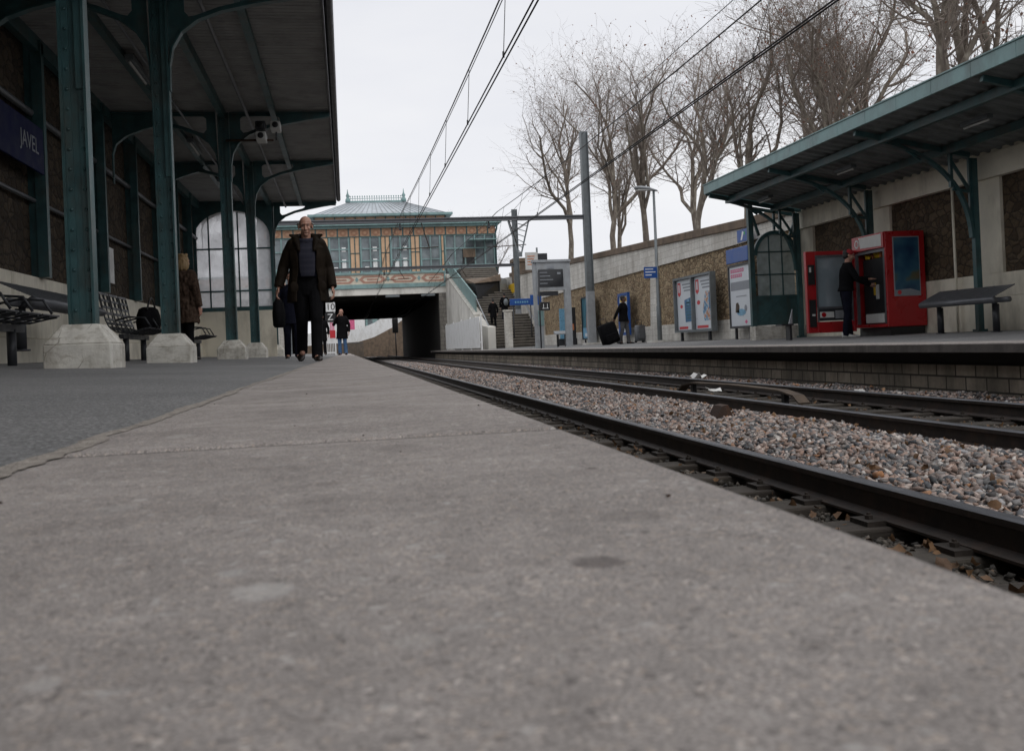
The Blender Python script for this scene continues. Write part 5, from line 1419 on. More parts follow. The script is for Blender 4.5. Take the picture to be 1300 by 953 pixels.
# cameras under the canopy
cc = thing('security_camera', 'pair of pale security cameras on a rod under the left canopy', 'camera', (-1.3, 18.4, 4.2))
b = MB(); b.tube([(-2.0, 18.4, 4.02), (-1.15, 18.4, 4.02)], .022, 8); b.build('rod', M['rust'], cc)
for (x, z, m) in ((-1.36, 4.24, 'dark_metal'), (-1.36, 4.05, 'offwhite'), (-1.1, 4.24, 'offwhite')):
    b = MB(); b.box(x - .09, x + .09, 18.12, 18.5, z - .075, z + .075); c_ = b.build('housing', M[m], cc, bevel=.02); b = MB(); b.lathe([(.055, 0), (.055, .01), (.03, .012), (0, .012)], (0, 0, 0), 12)
    for q in range(len(b.v)): vx, vy, vz = b.v[q]; b.v[q] = (x + vx, 18.118 - vz, z + vy)
    b.build('lens', M['black'], c_); MB().tube([(x, 18.4, z - .06), (x, 18.4, 4.02)], .014, 6).build('bracket', M['dark_metal'], c_)
for yy in (10.4, 15.4, 21.0, 25.6):
    lfx = thing('strip_light', 'unlit strip light under the left canopy at %s' % {10.4: 'the first bay', 15.4: 'the second bay', 21.0: 'the third bay', 25.6: 'the last bay'}[yy], 'light', (-2.9, yy, 4.3), 'unlit strip lights under the left canopy')
    MB().box(-2.96, -2.84, yy - .62, yy + .62, 4.42, 4.50).build('fitting', M['galv'], lfx); MB().tube([(-2.9, yy - .58, 4.395), (-2.9, yy + .58, 4.395)], .018, 8).build('tube', M['offwhite'], lfx)
    MB().box(-2.91, -2.89, yy - .3, yy + .3, 4.50, 4.605).build('hanger', M['dark_metal'], lfx)

# ================================================================== VENDING MACHINE WITH ITS DOOR SWUNG OPEN
VX, VY0, VY1, VZ = 10.22, 17.35, 18.56, zr(10.5)
vm = thing('vending_machine', 'red drinks vending machine with its glass front door swung wide open', 'vending machine', (10.6, 18, VZ))
b = MB()
b.box(VX, 11.04, VY0, VY0 + .05, VZ + .16, 1.97); b.box(VX, 11.04, VY1 - .05, VY1, VZ + .16, 1.97); b.box(10.98, 11.04, VY0 + .051, VY1 - .051, VZ + .16, 1.97)
b.box(VX, 10.979, VY0 + .051, VY1 - .051, 1.66, 1.97); b.box(VX, 10.979, VY0 + .051, VY1 - .051, VZ + .16, VZ + .22)
b.build('cabinet', M['red'], vm, bevel=.012)
b = MB(); b.box(VX + .06, 11.0, VY0 + .04, VY1 - .04, VZ - .01, VZ + .158); b.build('plinth', M['black'], vm)
b = MB(); b.box(VX + .01, VX + .05, VY0 + .052, VY0 + .12, VZ + .23, 1.655); b.box(VX + .01, VX + .05, VY1 - .12, VY1 - .052, VZ + .23, 1.655); b.box(VX + .01, VX + .05, VY0 + .121, VY1 - .121, 1.60, 1.655); b.build('door_frame', M['grey_metal'], vm)
b = MB(); b.box(VX + .14, 10.97, VY0 + .13, VY1 - .13, VZ + .225, 1.50); b.build('inner_rack', M['black'], vm)
rr = random.Random(5); b = MB()
for k in range(11): yy = VY0 + .17 + .083 * k; b.tube([(VX + .16 + rr.uniform(-.05, .05), yy, 1.505), (VX + .16, yy, 1.505 + rr.uniform(.08, .14))], .03, 8, mi=rr.choice((0, 0, 1, 2)))
b.build('bottle', [M['yellow'], M['offwhite'], M['poster_orange']], vm)
b = MB(); b.box(VX + .02, VX + .45, VY0 + .2, VY1 - .35, VZ + .24, VZ + .43); b.build('tray', M['offwhite'], vm, bevel=.02)
b = MB(); b.box(VX + .11, VX + .138, 17.98, 18.02, .78, 1.02); b.build('light_strip', M['yellow'], vm); b = MB(); b.box(VX + .11, VX + .138, 17.86, 17.94, .70, .98); b.build('label_strip', M['offwhite'], vm)
b = MB(); b.box(VX - .03, VX - .001, VY0 + .02, VY1 - .02, 1.67, 1.96, 0); b.prism([(VY0 + .08, 1.70), (VY1 - .35, 1.72), (VY1 - .30, 1.93), (VY0 + .08, 1.93)], (VX - .034, 0, 0), (0, 1, 0), (0, 0, 1), .006, 1); b.prism(disc(VY1 - .22, 1.82, .085), (VX - .034, 0, 0), (0, 1, 0), (0, 0, 1), .006, 1); b.prism(disc(VY1 - .22, 1.82, .05), (VX - .039, 0, 0), (0, 1, 0), (0, 0, 1), .004, 0); b.build('header', [M['red'], M['offwhite']], vm)
b = MB(); b.box(10.37, 10.92, VY0 - .012, VY0 - .001, .72, 1.86, 5)                 # framed picture on the near side
yn = VY0 - .014
def flatx(pts, mi, d=0): b.prism(pts, (0, yn - d, 0), (1, 0, 0), (0, 0, 1), .003, mi)
flatx(rect(10.39, 10.90, .74, 1.84), 10); flatx([(10.39, .74), (10.9, .74), (10.9, .80), (10.7, .86), (10.39, .84)], 5, .003); flatx(disc(10.47, .79, .04), 1, .006)
b.build('side_picture', INKM, vm)
# door: hinged at the far front edge, swung out square to the track
dr = MB(); yd0, yd1 = VY1 - .06, VY1 + .04; dx0, dx1 = VX - 1.06, VX - .015
for (a, c, z0, z1) in ((dx0, dx0 + .20, .08, 1.72), (dx1 - .06, dx1, .08, 1.72), (dx0 + .201, dx1 - .061, 1.64, 1.72), (dx0 + .201, dx1 - .061, .08, .30)): dr.box(a, c, yd0, yd1, z0, z1)
door = dr.build('door', M['red'], vm, bevel=.008)
b = MB(); b.box(dx0 + .20, dx0 + .23, yd0 - .015, yd0 - .001, .30, 1.64); b.box(dx1 - .09, dx1 - .06, yd0 - .015, yd0 - .001, .30, 1.64); b.box(dx0 + .231, dx1 - .091, yd0 - .015, yd0 - .001, 1.60, 1.64); b.box(dx0 + .231, dx1 - .091, yd0 - .015, yd0 - .001, .56, .60); b.build('glass_trim', M['grey_metal'], door)
MB().box(dx0 + .201, dx1 - .061, yd0 + .03, yd0 + .045, .60, 1.64).build('glass', paint('sky_tinted_glass', (.34, .41, .45), .10, .35, .12, 2, None, 0, 0), door)  # pale blue-grey base colour stands in for reflected sky
b = MB(); b.box(dx0 + .22, dx1 - .08, yd0 - .01, yd0 + .03, .32, .56, 0); b.box(dx0 + .25, dx0 + .55, yd0 - .02, yd0 - .011, .38, .50, 1); b.box(dx0 + .58, dx1 - .12, yd0 - .02, yd0 - .011, .36, .52, 2); b.prism(disc(dx0 + .33, .44, .05), (0, yd0 - .022, 0), (1, 0, 0), (0, 0, 1), .003, 3); b.build('delivery_flap', [M['dark_metal'], M['offwhite'], M['galv_light'], M['red']], door)
b = MB(); b.box(dx0 + .03, dx0 + .17, yd0 - .02, yd0 - .001, 1.05, 1.45); b.build('coin_module', M['black'], door); b = MB(); b.box(dx0 + .03, dx0 + .17, yd0 - .02, yd0 - .001, .20, .75); b.build('change_module', M['black'], door); b = MB(); b.box(dx0 + .05, dx0 + .09, yd0 - .03, yd0 - .021, 1.3, 1.4); b.box(dx0 + .08, dx0 + .14, yd0 - .03, yd0 - .021, .42, .46); b.build('coin_slot', M['offwhite'], door)
bn = thing('side_shelf', 'small pale shelf with a tilted white flap between the green screen and the vending machine', 'shelf', (9.2, 19.6, 0)); b = MB(); b.prism([(9.16, .30), (9.24, .30), (9.25, .60)], (0, 19.4, 0), (1, 0, 0), (0, 0, 1), .03); b.build('flap', M['galv_light'], bn); MB().box(8.98, 9.25, 19.35, 19.65, .26, .295).build('shelf', M['dark_metal'], bn); MB().box(9.18, 9.23, 19.4, 19.6, -.1, .26).build('leg', M['dark_metal'], bn)

# suitcases
def suitcase(label, m, w, d, h, loc, tilt, rz=0, handle=.35):
    t = thing('suitcase', label, 'suitcase', (0, 0, 0))
    b = MB()
    b.rings([[(w / 2 * s * (abs(math.cos(a)) ** .5) * (1 if math.cos(a) > 0 else -1), d / 2 * s * (abs(math.sin(a)) ** .5) * (1 if math.sin(a) > 0 else -1), z) for a in [2 * PI * (k + .5) / 24 for k in range(24)]] for z, s in ((.05, .86), (.09, 1.0), (h * .5, 1.03), (h - .05, 1.0), (h, .85))])
    bd = b.build('shell', m, t)
    b = MB(); b.box(-w * .38, w * .38, -d / 2 - .035, -d / 2 + .02, .14, h * .52); b.build('pocket', m, t, bevel=.03)
    for s in (-1, 1):
        b = MB(); b.tube([(s * w * .38, d * .3 - .02, .05), (s * w * .38, d * .3 + .02, .05)], .05, 10); b.build('wheel', M['rubber'], t)
    b = MB(); b.tube([(-.12, d * .35, h - .02), (-.12, d * .35, h + handle), (.12, d * .35, h + handle), (.12, d * .35, h - .02)], .014, 6); b.build('handle', M['dark_metal'], t)
    t.location = loc; t.rotation_euler = (0, tilt, rz)
    return t
suitcase('big bulging black suitcase pulled tilted by the traveller', M['cloth_black'], .66, .40, .80, (9.50, 34.6, zr(9.5)), -.30, .15, .18)
suitcase('grey upright suitcase waiting by the wall behind the traveller', M['grey_metal'], .40, .30, .66, (11.0, 36.0, zr(11)), 0, .2, .2)

# ================================================================== THINGS ON THE TRACKS
cb_ = thing('contact_ramp', 'brown arched iron contact ramp lying between the far rails', 'contact ramp', (5.05, 12.5, -.76))
b = MB(); P = [(10.45, -.70), (10.6, -.62), (11.0, -.575), (12.5, -.56), (14.0, -.575), (14.4, -.62), (14.6, -.72)]
for (ya, za), (yb2, zb2) in zip(P[:-1], P[1:]): b.bar((5.08, ya, za), (5.08, yb2, zb2), .14, .02)
b.build('ramp', M['wood_rail'], cb_); b = MB(); b.box(5.05, 5.11, 10.9, 10.98, -.78, -.59); b.box(5.05, 5.11, 14.0, 14.08, -.78, -.59); b.build('insulating_block', M['black'], cb_)
mk = thing('track_marker', 'rusty brown wedge lying in the stones between the tracks', 'marker', (3.5, 9, -.7)); b = MB(); b.prism([(-.12, -.02), (.10, -.02), (.03, .15), (-.03, .14)], (3.5, 8.95, -.70), (1, 0, 0), (0, 0, 1), .22); b.build('wedge', M['rust'], mk)
def litter(label, x, y, z, s, rz):
    r = random.Random(int(x * 100)); V = []; n = 4
    for i in range(n):
        for j in range(n): V.append((x + (i / 3 - .5) * s + r.uniform(-.02, .02) * s * 4, y + (j / 3 - .5) * s * .7, z + r.uniform(0, .5) * s))
    b = MB().add(V, [(i * n + j, i * n + j + 1, (i + 1) * n + j + 1, (i + 1) * n + j) for i in range(n - 1) for j in range(n - 1)])
    return b.build('litter', M['paper'], tag=(label, 'litter'))
litter('crumpled white paper standing against the farthest rail', 6.25, 17.0, -.66, .26, 0)
litter('white torn packet lying inside the far track beside the brown ramp', 5.22, 13.6, -.71, .20, 0)
litter('small white scrap of paper at the foot of the far platform face', 6.3, 11.4, -.69, .12, 0)
b = MB(); r = random.Random(2)
for k in range(30):
    y = .6 + k * .17 * (1 + k * .05); x = r.uniform(-.3, .22); s = r.uniform(.0006, .002)
    b.ell((x, y, s * .3), (s, s * r.uniform(.6, 1.2), s * .55), n=6, m=4)
b.build('grit', M['rust'], tag=('specks of dark grit scattered over the concrete edge', 'grit', None, 'stuff'))
gt = thing('platform_gate', 'white barred gate with black and white plates at the end of the left platform', 'gate', (-.73, 44.6, .02))
b = MB()
for k in range(8): b.box(-1.0 + .072 * k, -.975 + .072 * k, 44.6, 44.63, .05, 1.45)
b.box(-1.02, -.45, 44.585, 44.645, 1.45, 1.53); b.box(-1.02, -.45, 44.585, 44.645, .08, .14); b.box(-.50, -.44, 44.57, 44.66, .0, 2.35); b.build('bars', M['white'], gt)
MB().box(-.83, -.42, 44.53, 44.56, 1.93, 2.33).build('white_plate', M['white'], gt); text('lettering', '10', .40, (-.625, 44.526, 2.13), (1, 0, 0), (0, 0, 1), M['black'], gt)
MB().box(-.88, -.42, 44.53, 44.56, 1.48, 1.88).build('black_plate', M['black'], gt); text('lettering', 'Z', .40, (-.65, 44.526, 1.68), (1, 0, 0), (0, 0, 1), M['white'], gt)
MB().box(-.70, -.46, 44.54, 44.57, .75, 1.1).build('red_plate', M['poster_red'], gt)

# ================================================================== PEOPLE
def person(label, loc, rz, H, J, top, mats, hair=None, cap=None, coat_len=.78, coat_w=1.0, vox=.009, head_yaw=0.0, head_pitch=0.0, open_coat=False, scarf=None, fur=False, bald=False, boots='leather', bag=None, group=None, body_lean=0.0, hs_=1.0):
    """J: joints in metres for a 1.75 m figure facing -y; +x is the figure's left.
    keys lk la rk ra (knees, ankles) le lw re rw (elbows, wrists)"""
    t = thing('person', label, 'person', (0, 0, 0), group)
    V3 = Vector
    lean = body_lean
    pel = V3((0, 0, .95)); chest = V3((0, -.01 - lean * .5, 1.28)); nb = V3((0, .0 - lean, 1.47)); hd = V3((0, -.025 - lean * 1.15, 1.635))
    ls, rs = V3((.168, .0 - lean * .9, 1.425)), V3((-.168, .0 - lean * .9, 1.425))
    lh, rh = V3((.09, 0, .92)), V3((-.09, 0, .92))
    g = {k: V3(v) for k, v in J.items() if hasattr(v, '__len__')}
    HR3 = Matrix.Rotation(head_yaw, 3, 'Z') @ Matrix.Rotation(head_pitch, 3, 'X')
    def hp(x, y, z): return hd + HR3 @ V3((x, y, z)) * hs_
    # --- body: one continuous skin
    b = MB()
    b.ell(hp(0, .012, .035), (.074, .092, .083), n=16, m=12, rot=HR3)
    b.ell(hp(0, -.030, -.030), (.058, .060, .078), n=14, m=10, rot=HR3)
    b.ell(hp(0, -.052, -.088), (.032, .030, .026), rot=HR3)
    b.tube([hp(0, -.086, .018), hp(0, -.100, -.012), hp(0, -.108, -.028)], [.009, .012, .015], 8, round_caps=True)
    b.ell(hp(.013, -.096, -.030), (.009, .010, .008), rot=HR3); b.ell(hp(-.013, -.096, -.030), (.009, .010, .008), rot=HR3)
    for s in (-1, 1):
        b.ell(hp(s * .074, .010, -.008), (.010, .020, .032), rot=HR3); b.ell(hp(s * .036, -.064, -.022), (.022, .020, .018), rot=HR3)
    b.tube([hp(-.045, -.076, .030), hp(0, -.090, .033), hp(.045, -.076, .030)], .010, 8, round_caps=True)
    b.tube([hp(-.020, -.086, -.058), hp(0, -.092, -.057), hp(.020, -.086, -.058)], .0085, 8, round_caps=True)
    b.tube([nb + V3((0, .01, -.08)), nb, hp(0, .01, -.05)], [.075, .058, .056], 12)
    b.rings([[V3((rx * math.cos(a), cy + ry * math.sin(a), z)) for a in [2 * PI * k / 16 for k in range(16)]] for z, rx, ry, cy in ((.86, .13, .09, 0), (.95, .155, .10, 0), (1.08, .135, .09, -lean * .2), (1.28, .155, .105, -lean * .6), (1.40, .165, .09, -lean * .85), (1.47, .09, .06, -lean))])
    for s, sh, e, w in ((1, ls, g['le'], g['lw']), (-1, rs, g['re'], g['rw'])):
        b.tube([sh, sh.lerp(e, .5), e, e.lerp(w, .4), w], [.055, .048, .040, .038, .027], 10, round_caps=True)
        d = (w - e).normalized(); side = d.cross(V3((0, -1, 0)));  side = side.normalized() if side.length > .1 else V3((1, 0, 0))
        fwd = V3((0, -1, 0)); fwd = (fwd - d * fwd.dot(d)).normalized()
        palm = w + d * .06
        rotm = Matrix((side, fwd, d)).transposed()
        b.ell(palm, (.020, .042, .055), rot=rotm)
        for k, (o_, L) in enumerate(((-.030, .062), (-.010, .074), (.011, .078), (.032, .070))):
            p0 = w + d * .10 + fwd * o_; curl = -side * s * .0
            inw = V3((-s, 0, 0)); inw = (inw - d * inw.dot(d)).normalized()
            p1 = p0 + d * L * .5 + inw * .006; p2 = p1 + d * L * .32 + inw * .020; p3 = p2 + d * L * .12 + inw * .022
            b.tube([p0 - d * .02, p0, p1, p2, p3], [.0095, .0095, .009, .008, .007], 7, round_caps=True)
        inw = V3((-s, 0, 0)); t0 = w + d * .035 + fwd * .030
        b.tube([t0, t0 + d * .035 + fwd * .028 + inw * .008, t0 + d * .062 + fwd * .032 + inw * .018], [.013, .011, .008], 7, round_caps=True)
    for h_, k_, a_ in ((lh, g['lk'], g['la']), (rh, g['rk'], g['ra'])):
        b.tube([h_, h_.lerp(k_, .5), k_, k_.lerp(a_, .3), a_], [.082, .068, .052, .054, .036], 10, round_caps=True)
        fd = V3((0, -1, -.12)).normalized(); b.tube([a_ + V3((0, .03, -.03)), a_ + V3((0, -.08, -.05))], [.038, .034], 8, round_caps=True)
    body = b.build('body', mats['skin'], t, remesh=vox * .62, smooth_it=2)
    # --- eyes
    for s in (-1, 1):
        e = MB(); e.ell(hp(s * .030, -.083, .012), (.0095, .005, .0055), 0, 10, 8, HR3); e.ell(hp(s * .030, -.087, .012), (.0052, .003, .0052), 1, 8, 6, HR3)
        e.build('eye', [M['eye_white'], M['black']], t)
        e = MB(); e.tube([hp(s * .014, -.090, .032), hp(s * .032, -.088, .036), hp(s * .050, -.074, .030)], [.002, .003, .002], 6, round_caps=True); e.build('eyebrow', mats.get('hair', M['hair_grey']), t)
    # --- hair or cap
    if hair:
        b = MB()
        if bald:
            for s in (-1, 1):
                b.tube([hp(s * .074, -.012, .035), hp(s * .080, .03, .02), hp(s * .066, .075, .0), hp(s * .03, .10, -.01)], [.010, .020, .026, .026], 8, round_caps=True)
            b.tube([hp(-.04, .098, -.01), hp(.04, .098, -.01)], .026, 8, round_caps=True)
        else:
            b.ell(hp(0, .025, .050), (.084, .098, .082), n=16, m=12, rot=HR3); b.ell(hp(0, .055, -.005), (.078, .062, .075), n=14, m=10, rot=HR3)
            if hair == 'hair_blonde':
                for k in range(9): a = PI * k / 8; b.ell(hp(.085 * math.cos(a), .03 + .08 * math.sin(a), -.05 - .02 * (k % 2)), (.032, .034, .085), rot=HR3); b.ell(hp(.06 * math.cos(a), .02 + .06 * math.sin(a), .09 + .012 * (k % 3)), (.035, .035, .03), rot=HR3)
        b.build('hair', M[hair], t, remesh=.008, smooth_it=1)
    if cap:
        b = MB(); b.ell(hp(0, .008, .060), (.088, .104, .072), n=16, m=12, rot=HR3); b.tube([hp(0, -.07, .052), hp(0, -.155, .040)], [.066, .05], 14, sx=1.0, round_caps=False)
        b2 = MB(); b2.rings([[hp(x * .07 * w_, y, z) for x, z in [(math.cos(a), zz + .006 * math.sin(a)) for a in [2 * PI * k / 14 for k in range(14)]]] for y, zz, w_ in ((-.06, .050, 1.0), (-.11, .046, 1.0), (-.155, .038, .75), (-.17, .035, .35))])
        b3 = MB(); b3.ell(hp(0, .008, .060), (.088, .104, .072), n=16, m=12, rot=HR3); b3.v += []; 
        n0 = len(b3.v); b3.v += b2.v; b3.f += [tuple(i + n0 for i in f) for f in b2.f]; b3.m += b2.m; b3.s += b2.s
        b3.build('cap', M[cap], t, remesh=.007, smooth_it=1)
    # --- trousers
    b = MB()
    b.rings([[V3((rx * math.cos(a), ry * math.sin(a), z)) for a in [2 * PI * k / 16 for k in range(16)]] for z, rx, ry in ((.80, .13, .105), (.88, .172, .118), (.98, .172, .118), (1.06, .158, .108))])
    for h_, k_, a_ in ((lh, g['lk'], g['la']), (rh, g['rk'], g['ra'])):
        foot = a_ + V3((0, 0, -.05)); kb = k_.lerp(a_, .15)
        b.tube([h_, h_.lerp(k_, .5), k_, kb, k_.lerp(a_, .6), foot + V3((0, -.005, .02)), foot], [.103, .092, .073, .070, .069, .066, .064], 12, round_caps=False)
    b.build('trousers', mats['legs'], t, remesh=vox, smooth_it=2)
    # --- shoes
    for a_, sd in ((g['la'], 1), (g['ra'], -1)):
        tilt = J.get('ltilt' if sd > 0 else 'rtilt', 0.0); yaw = sd * .15
        Rm = Matrix.Rotation(yaw, 3, 'Z') @ Matrix.Rotation(tilt, 3, 'X')
        b = MB(); heel = a_
        secs = ((.075, -.045, .030, .02), (.065, -.03, .042, .055), (.02, -.035, .043, .058), (-.05, -.050, .040, .040), (-.12, -.060, .046, .030), (-.17, -.064, .040, .024), (-.20, -.070, .018, .012))
        b.rings([[heel + Rm @ V3((w_ * math.cos(a), y, z + (hh if math.sin(a) > 0 else .09 + z) * math.sin(a))) for a in [2 * PI * k / 14 for k in range(14)]] for y, z, w_, hh in secs][::-1])
        b.build('shoe', M[boots], t)
    # --- top
    cl = coat_len
    def tube_sleeve(b, grow=1.0):
        for s, sh, e, w in ((1, ls, g['le'], g['lw']), (-1, rs, g['re'], g['rw'])):
            b.tube([sh + V3((-s * .02, 0, .0)), sh.lerp(e, .4), e, e.lerp(w, .5), w + (w - e).normalized() * .01], [.074 * grow, .068 * grow, .060 * grow, .056 * grow, .050 * grow], 12, round_caps=False)
            b.ell(sh + V3((-s * .025, 0, .0)), (.078 * grow, .076 * grow, .068 * grow))
    sec = [(cl, .215, .165, 0), ((cl + .98) / 2, .205, .155, 0), (1.02, .190, .140, -lean * .15), (1.12, .182, .138, -lean * .35), (1.26, .196, .150, -lean * .6), (1.37, .200, .138, -lean * .8), (1.44, .160, .105, -lean * .95), (1.485, .085, .082, -lean)]
    sec = [(z, rx * coat_w, ry * coat_w, cy) for z, rx, ry, cy in sec]
    if open_coat:
        b = MB(); b.rings([[V3((.9 * rx * .92 * math.cos(a), cy + ry * .88 * math.sin(a), z)) for a in [2 * PI * k / 18 for k in range(18)]] for z, rx, ry, cy in sec[2:]])
        b.build('sweater', M['cloth_navy'], t, remesh=vox, smooth_it=1)
        b = MB(); n = 30; rin, rout = [], []
        for z, rx, ry, cy in sec[:-1]:
            ga = .62 if z < 1.1 else (.52 if z < 1.3 else .60)
            ro, ri = [], []
            for k in range(n + 1):
                a = -PI / 2 + ga + (2 * PI - 2 * ga) * k / n
                fl = 1.10 if z < 1.0 else 1.06
                fold = 1 + .018 * math.sin(k * 1.9 + z * 5) + .012 * math.sin(k * 3.7 - z * 9)
                ro.append(V3((rx * fl * fold * math.cos(a), cy + ry * fl * fold * math.sin(a), z))); ri.append(V3((rx * fl * fold * .90 * math.cos(a), cy + ry * fl * fold * .88 * math.sin(a), z)))
            rout.append(ro); rin.append(ri)
        m1 = n + 1; L = len(rout)
        Vv = [p for r_ in rout for p in r_] + [p for r_ in rin for p in r_]; o2 = L * m1; Fc = []
        for i in range(L - 1):
            for k in range(n):
                Fc.append((i * m1 + k, i * m1 + k + 1, (i + 1) * m1 + k + 1, (i + 1) * m1 + k)); Fc.append((o2 + i * m1 + k, o2 + (i + 1) * m1 + k, o2 + (i + 1) * m1 + k + 1, o2 + i * m1 + k + 1))
            Fc.append((i * m1, (i + 1) * m1, o2 + (i + 1) * m1, o2 + i * m1)); Fc.append((i * m1 + n, o2 + i * m1 + n, o2 + (i + 1) * m1 + n, (i + 1) * m1 + n))
        for k in range(n):
            Fc.append((k, o2 + k, o2 + k + 1, k + 1)); Fc.append(((L - 1) * m1 + k, (L - 1) * m1 + k + 1, o2 + (L - 1) * m1 + k + 1, o2 + (L - 1) * m1 + k))
        b.add(Vv, Fc, 0, True)
        tube_sleeve(b, 1.16)
        # stand-up collar with two points
        for s in (-1, 1):
            b.tube([nb + V3((0, .085, .05)), nb + V3((s * .08, .05, .05)), nb + V3((s * .115, -.02, .035)), nb + V3((s * .115, -.085, -.02)), nb + V3((s * .09, -.14, -.13))], [.034, .040, .042, .040, .022], 10, round_caps=True)
            b.tube([nb + V3((s * .11, -.03, .03)), nb + V3((s * .185, -.06, .055))], [.045, .018], 8, round_caps=True)
        b.build('coat', mats['top'], t, remesh=.0085, smooth_it=2)
        for s in (-1, 1):
            b = MB(); b.ell((s * .165, -.128, .90), (.055, .016, .07)); b.build('pocket', mats['top'], t)
    else:
        b = MB(); b.rings([[V3((rx * (1 + .03 * math.sin(3 * a + z * 8)) * math.cos(a), cy + ry * (1 + .03 * math.sin(4 * a - z * 6)) * math.sin(a), z)) for a in [2 * PI * k / 20 for k in range(20)]] for z, rx, ry, cy in sec])
        tube_sleeve(b, 1.0 if not fur else 1.18)
        b.tube([nb + V3((.07 * math.cos(a), .07 * math.sin(a), .0)) for a in [2 * PI * k / 12 for k in range(13)]], .030, 8)
        if fur:
            r = random.Random(3)
            for _ in range(260):
                a = r.uniform(0, 2 * PI); z = r.uniform(cl, 1.44); b.ell((.205 * coat_w * math.cos(a) * (1 if z < 1.35 else .8), .155 * coat_w * math.sin(a), z), (.026, .026, .045), n=6, m=4)
        b.build('jacket' if not fur else 'fur_coat', mats['top'], t, remesh=vox, smooth_it=0 if fur else 2)
    if scarf:
        b = MB(); b.tube([nb + V3((.085 * math.cos(a), .075 * math.sin(a) - .01, .0 - .02 * math.sin(a) * -1)) for a in [2 * PI * k / 16 for k in range(17)]], .034, 10)
        b.rings([[V3((.10 * w_ * math.cos(a), yc + .028 * math.sin(a), z)) for a in [2 * PI * k / 16 for k in range(16)]] for z, yc, w_ in ((1.02, -.168, .8), (1.10, -.170, .95), (1.25, -.172, 1.0), (1.36, -.155, .95), (1.44, -.115, .8), (1.48, -.075, .6))])
        b.build('scarf', M[scarf], t, remesh=.009, smooth_it=1)
    sc_ = H / 1.75
    t.scale = (sc_,) * 3; t.location = loc; t.rotation_euler = (0, 0, rz)
    return t

STAND = dict(lk=(.10, -.02, .50), la=(.11, .0, .09), rk=(-.10, -.02, .50), ra=(-.11, .01, .09), le=(.27, .04, 1.14), lw=(.27, -.03, .89), re=(-.27, .04, 1.14), rw=(-.27, -.03, .89))
def pose(**k): d = dict(STAND); d.update(k); return d

# the walking man: his left leg (right in the photo) forward, right heel lifting behind
person('balding older man walking towards the viewer in an open brown coat and plaid scarf', (-.44, 12.5, zl(-.44)), .04, 1.79,
       pose(lk=(.085, -.17, .50), la=(.075, -.20, .092), rk=(-.085, .03, .50), ra=(-.10, .27, .155), rtilt=.38, le=(.255, .05, 1.14), lw=(.29, -.06, .90), re=(-.28, .05, 1.16), rw=(-.345, -.02, .92)),
       'coat', dict(skin=M['skin'], legs=M['cloth_black'], top=M['coat_brown'], hair=M['hair_grey']), hair='hair_grey', bald=True, open_coat=True, scarf='plaid', coat_len=.72, coat_w=1.08, vox=.008, head_pitch=.16, body_lean=.045, hs_=1.08)
DK = dict(skin=M['skin'], legs=M['cloth_black'], top=M['cloth_black'], hair=M['hair_black'])
person('person in dark clothes walking half hidden behind the man in the brown coat', (-.97, 18.6, zl(-1.0)), .1, 1.60, pose(lk=(.09, -.1, .5), la=(.09, -.12, .09), ra=(-.1, .14, .1), rtilt=.2), 'j', dict(skin=M['skin'], legs=M['cloth_navy'], top=M['cloth_navy'], hair=M['hair_black']), hair='hair_black', coat_len=.7)
bgx = thing('hand_bag', 'dark soft bag hanging from the right hand of the man in the brown coat', 'bag', (-.80, 12.45, .5))
b = MB(); b.rings([[(-.805 + .075 * w_ * math.cos(a), 12.46 + .20 * w_ * math.sin(a), z) for a in [2 * PI * k / 16 for k in range(16)]] for z, w_ in ((.44, .75), (.47, 1.0), (.62, 1.05), (.74, .85), (.78, .5))]); b.build('body', M['cloth_black'], bgx)
b = MB(); b.tube([(-.80, 12.40, .76), (-.80, 12.45, .86), (-.80, 12.50, .76)], .012, 6); b.build('handle', M['black'], bgx)
person('person glimpsed between the legs of the man in the brown coat', (-.98, 42, zl(-.98)), 0, 1.70, pose(), 'j', DK, hair='hair_black', coat_len=.6, vox=.012)
person('man in dark coat and blue jeans holding a phone to his face', (-.14, 38, 0), -.15, 1.74,
       pose(re=(-.30, -.06, 1.16), rw=(-.13, -.20, 1.46), la=(.13, 0, .09), ra=(-.10, .0, .09)), 'j', dict(skin=M['skin'], legs=M['denim'], top=M['cloth_black'], hair=M['hair_black']), hair='hair_black', bald=True, coat_len=.62, coat_w=1.05, vox=.011, boots='cloth_black')
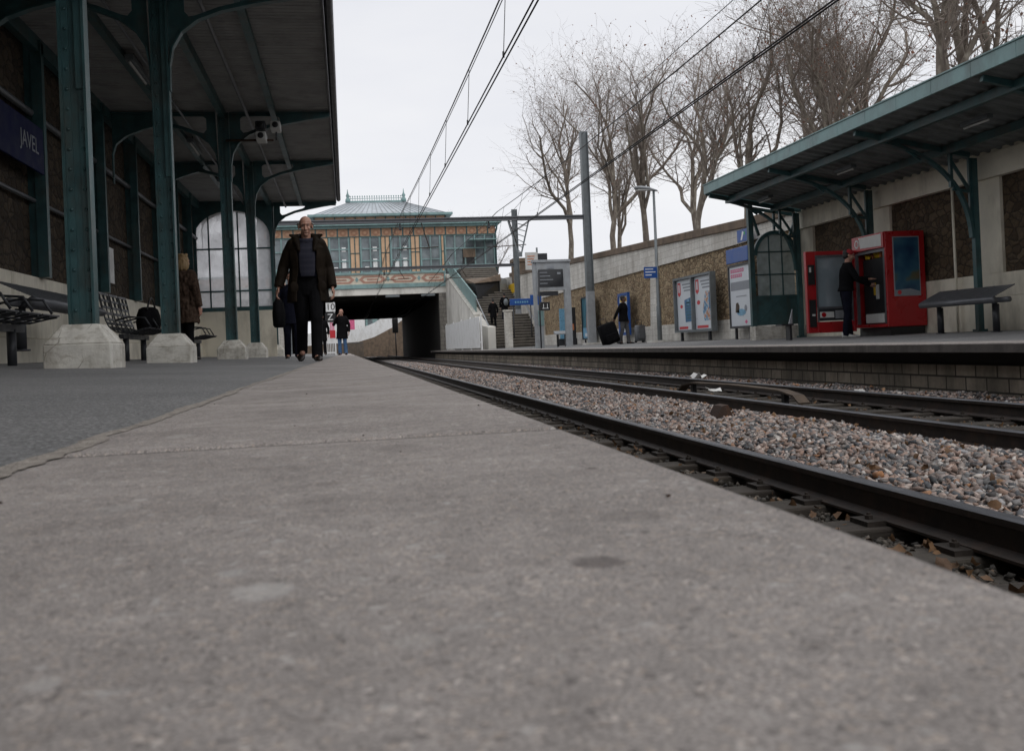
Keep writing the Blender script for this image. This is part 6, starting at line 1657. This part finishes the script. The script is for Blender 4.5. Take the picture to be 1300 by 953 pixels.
person('blonde woman in a shaggy brown fur coat standing by the second column', (-2.52, 16.4, zl(-2.52)), 2.6, 1.68, pose(lk=(.08, 0, .5), rk=(-.08, 0, .5), la=(.08, 0, .09), ra=(-.08, 0, .09)), 'f', dict(skin=M['skin'], legs=M['cloth_black'], top=M['fur'], hair=M['hair_blonde']), hair='hair_blonde', fur=True, coat_len=.62, coat_w=1.15, vox=.012)
person('man in red cap and black jacket reaching into the open vending machine', (9.70, 17.95, zr(9.7)), 1.25, 1.72,
       pose(le=(.27, -.20, 1.18), lw=(.16, -.46, 1.16), re=(-.28, -.18, 1.14), rw=(-.16, -.42, 1.04), lk=(.09, -.03, .5), rk=(-.09, .0, .5), la=(.11, -.06, .09), ra=(-.10, .06, .09)), 'j',
       dict(skin=M['skin'], legs=M['cloth_navy'], top=M['cloth_black'], hair=M['hair_black']), hair='hair_black', cap='cap_red', coat_len=.93, vox=.009, boots='offwhite', head_pitch=.12, body_lean=.05)
person('traveller in black jacket and grey trousers walking with suitcases on the right platform', (10.05, 34.9, zr(10.05)), .9, 1.76,
       pose(lk=(.09, -.10, .5), la=(.09, -.14, .09), rk=(-.09, .02, .5), ra=(-.09, .16, .10), rtilt=.25, re=(-.30, .12, 1.14), rw=(-.28, .24, .92)), 'j', dict(skin=M['skin_dark'], legs=M['cloth_grey'], top=M['cloth_black'], hair=M['hair_black']), hair='hair_black', coat_len=.82, coat_w=1.08, vox=.011, head_yaw=.3, boots='cloth_black')
person('person in black climbing the stairs beside the white fence', (8.75, 58.3, 1.20), PI, 1.70, pose(lk=(.09, -.15, .58), la=(.09, -.12, .26)), 'j', DK, hair='hair_black', coat_len=.6, vox=.014)
person('person in black with a pale bag climbing the stairs nearer the wall', (9.6, 59.2, 1.54), PI, 1.75, pose(rk=(-.09, -.15, .58), ra=(-.09, -.12, .26)), 'j', dict(skin=M['skin'], legs=M['cloth_navy'], top=M['cloth_black'], hair=M['hair_black']), hair='hair_black', coat_len=.7, vox=.014)
bgx = thing('shoulder_bag', 'pale grey bag on the back of the climber nearer the wall', 'bag', (9.65, 59.0, 2.3)); b = MB(); b.ell((9.66, 58.98, 2.72), (.15, .12, .22)); b.build('body', M['galv'], bgx); b = MB(); b.tube([(9.56, 58.99, 2.85), (9.56, 59.1, 3.0)], .02, 6); b.build('strap', M['black'], bgx)
